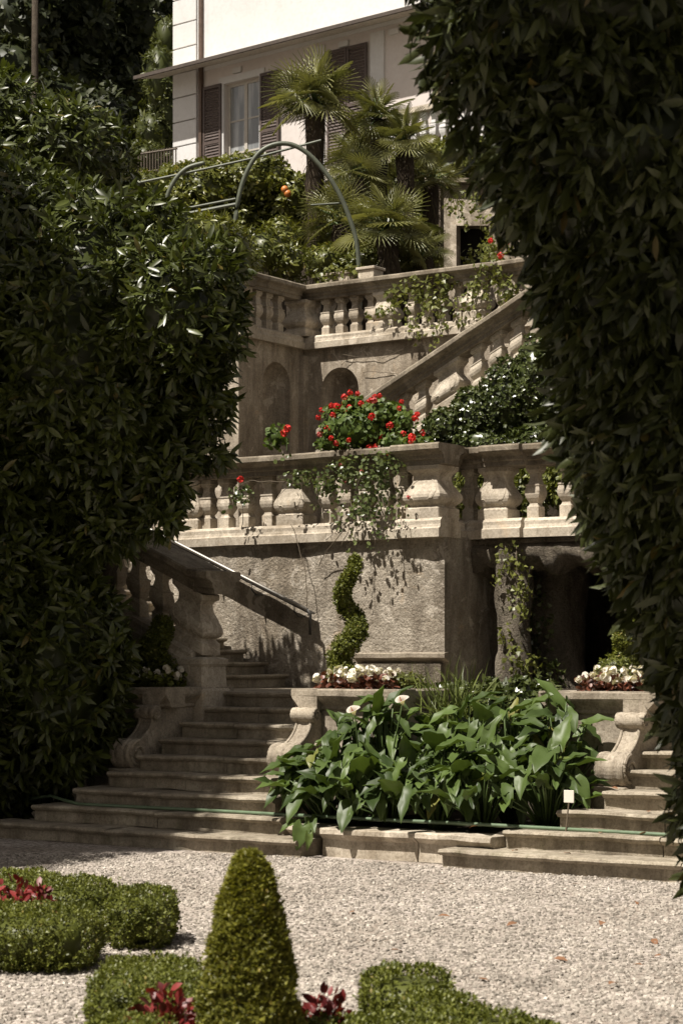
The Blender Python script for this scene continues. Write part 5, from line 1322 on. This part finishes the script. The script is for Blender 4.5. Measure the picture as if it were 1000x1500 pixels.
# ================================================================== fallen leaves
DL = [(572, 1397, 1), (660, 1348, 1), (757, 1357, 1), (884, 1356, 1.3), (955, 1381, 1.1), (810, 1410, 1), (905, 1447, 1.1), (700, 1440, .8), (930, 1325, .9), (848, 1300, .7), (640, 1300, .7), (925, 1420, .8), (520, 1340, .6), (968, 1405, .9)]
tv, tf = T_LAUREL
dl_me = np_mesh('dry_leaf', tv * np.array([1.6, 1, 1.6]), [np.array([q for q in tf if len(q) == 3]), np.array([q for q in tf if len(q) == 4])], np.full(len(tv), .7), M['dry_leaf'])
for i, (x, y, k) in enumerate(DL):
    d = F * EYE / (y - 970)
    o = link('dry_leaf', dl_me, None, tuple(rd((x - 500) / F * d, d, .022)))
    o.rotation_euler = (random.uniform(-.3, .3), random.uniform(-.4, .4), random.random() * 6.28); k *= .085; o.scale = (k, k, k)
    tag(o, 'curled brown dry leaf lying on the pale gravel', 'leaf', 'dry leaves on the gravel')
for x, n_, f in ((758, 1, .1), (825, 1, .15), (700, 2, .1), (905, 4, .1), (950, 3, .12), (880, 2, .06), (935, 2, .1)):
    b_ = 14.0 + .32 * (n_ - 1) + f; p = on_b(x, 1200, b_)
    o = link('dry_leaf', dl_me, None, (p.x, b_, .15 * n_ + .012)); o.rotation_euler = (random.uniform(-.3, .3), random.uniform(-.4, .4), random.random() * 6.28); o.scale = (.08, .08, .08)
    tag(o, 'reddish dry leaf lying on the sunny right hand steps', 'leaf', 'dry leaves on the steps')

# ================================================================== LIGHT, CAMERA
w = bpy.data.worlds.new('World'); scene.world = w; w.use_nodes = True
nt = w.node_tree; bg = nt.nodes['Background']
sky = nt.nodes.new('ShaderNodeTexSky'); sky.sky_type = 'NISHITA'; sky.sun_disc = False
el = math.asin(-SUN.z); az = math.atan2(-SUN.x, -SUN.y)
sky.sun_elevation = el; sky.sun_rotation = az
hs_ = nt.nodes.new('ShaderNodeHueSaturation'); hs_.inputs['Saturation'].default_value = 0.35
nt.links.new(sky.outputs[0], hs_.inputs['Color'])
nt.links.new(mixc(nt, 1.0, hs_.outputs[0], (.92, .80, .68), 'MULTIPLY'), bg.inputs['Color'])
bg.inputs['Strength'].default_value = 0.062
sl = bpy.data.lights.new('sun', 'SUN'); sl.energy = 5.0; sl.angle = math.radians(.5); sl.color = (1.0, .93, .84)
so = bpy.data.objects.new('sun', sl); COL.objects.link(so); so.rotation_euler = SUN.to_track_quat('-Z', 'Y').to_euler(); so.location = (0, 0, 40)
cam = bpy.data.cameras.new('camera'); co = bpy.data.objects.new('camera', cam); COL.objects.link(co); scene.camera = co
co.location = (0, 0, EYE); co.rotation_euler = (PI / 2, 0, TH)
cam.sensor_fit = 'HORIZONTAL'; cam.sensor_width = 24; cam.lens = 72; cam.shift_y = .22; cam.clip_end = 500
cam.dof.use_dof = True; cam.dof.focus_distance = 23; cam.dof.aperture_fstop = 5.6
vs_ = scene.view_settings; vs_.view_transform = 'Standard'; vs_.look = 'None'; vs_.gamma = 1; vs_.exposure = 0.8
scene.cycles.use_denoising = True
scene.cycles.max_bounces = 6; scene.cycles.transparent_max_bounces = 4
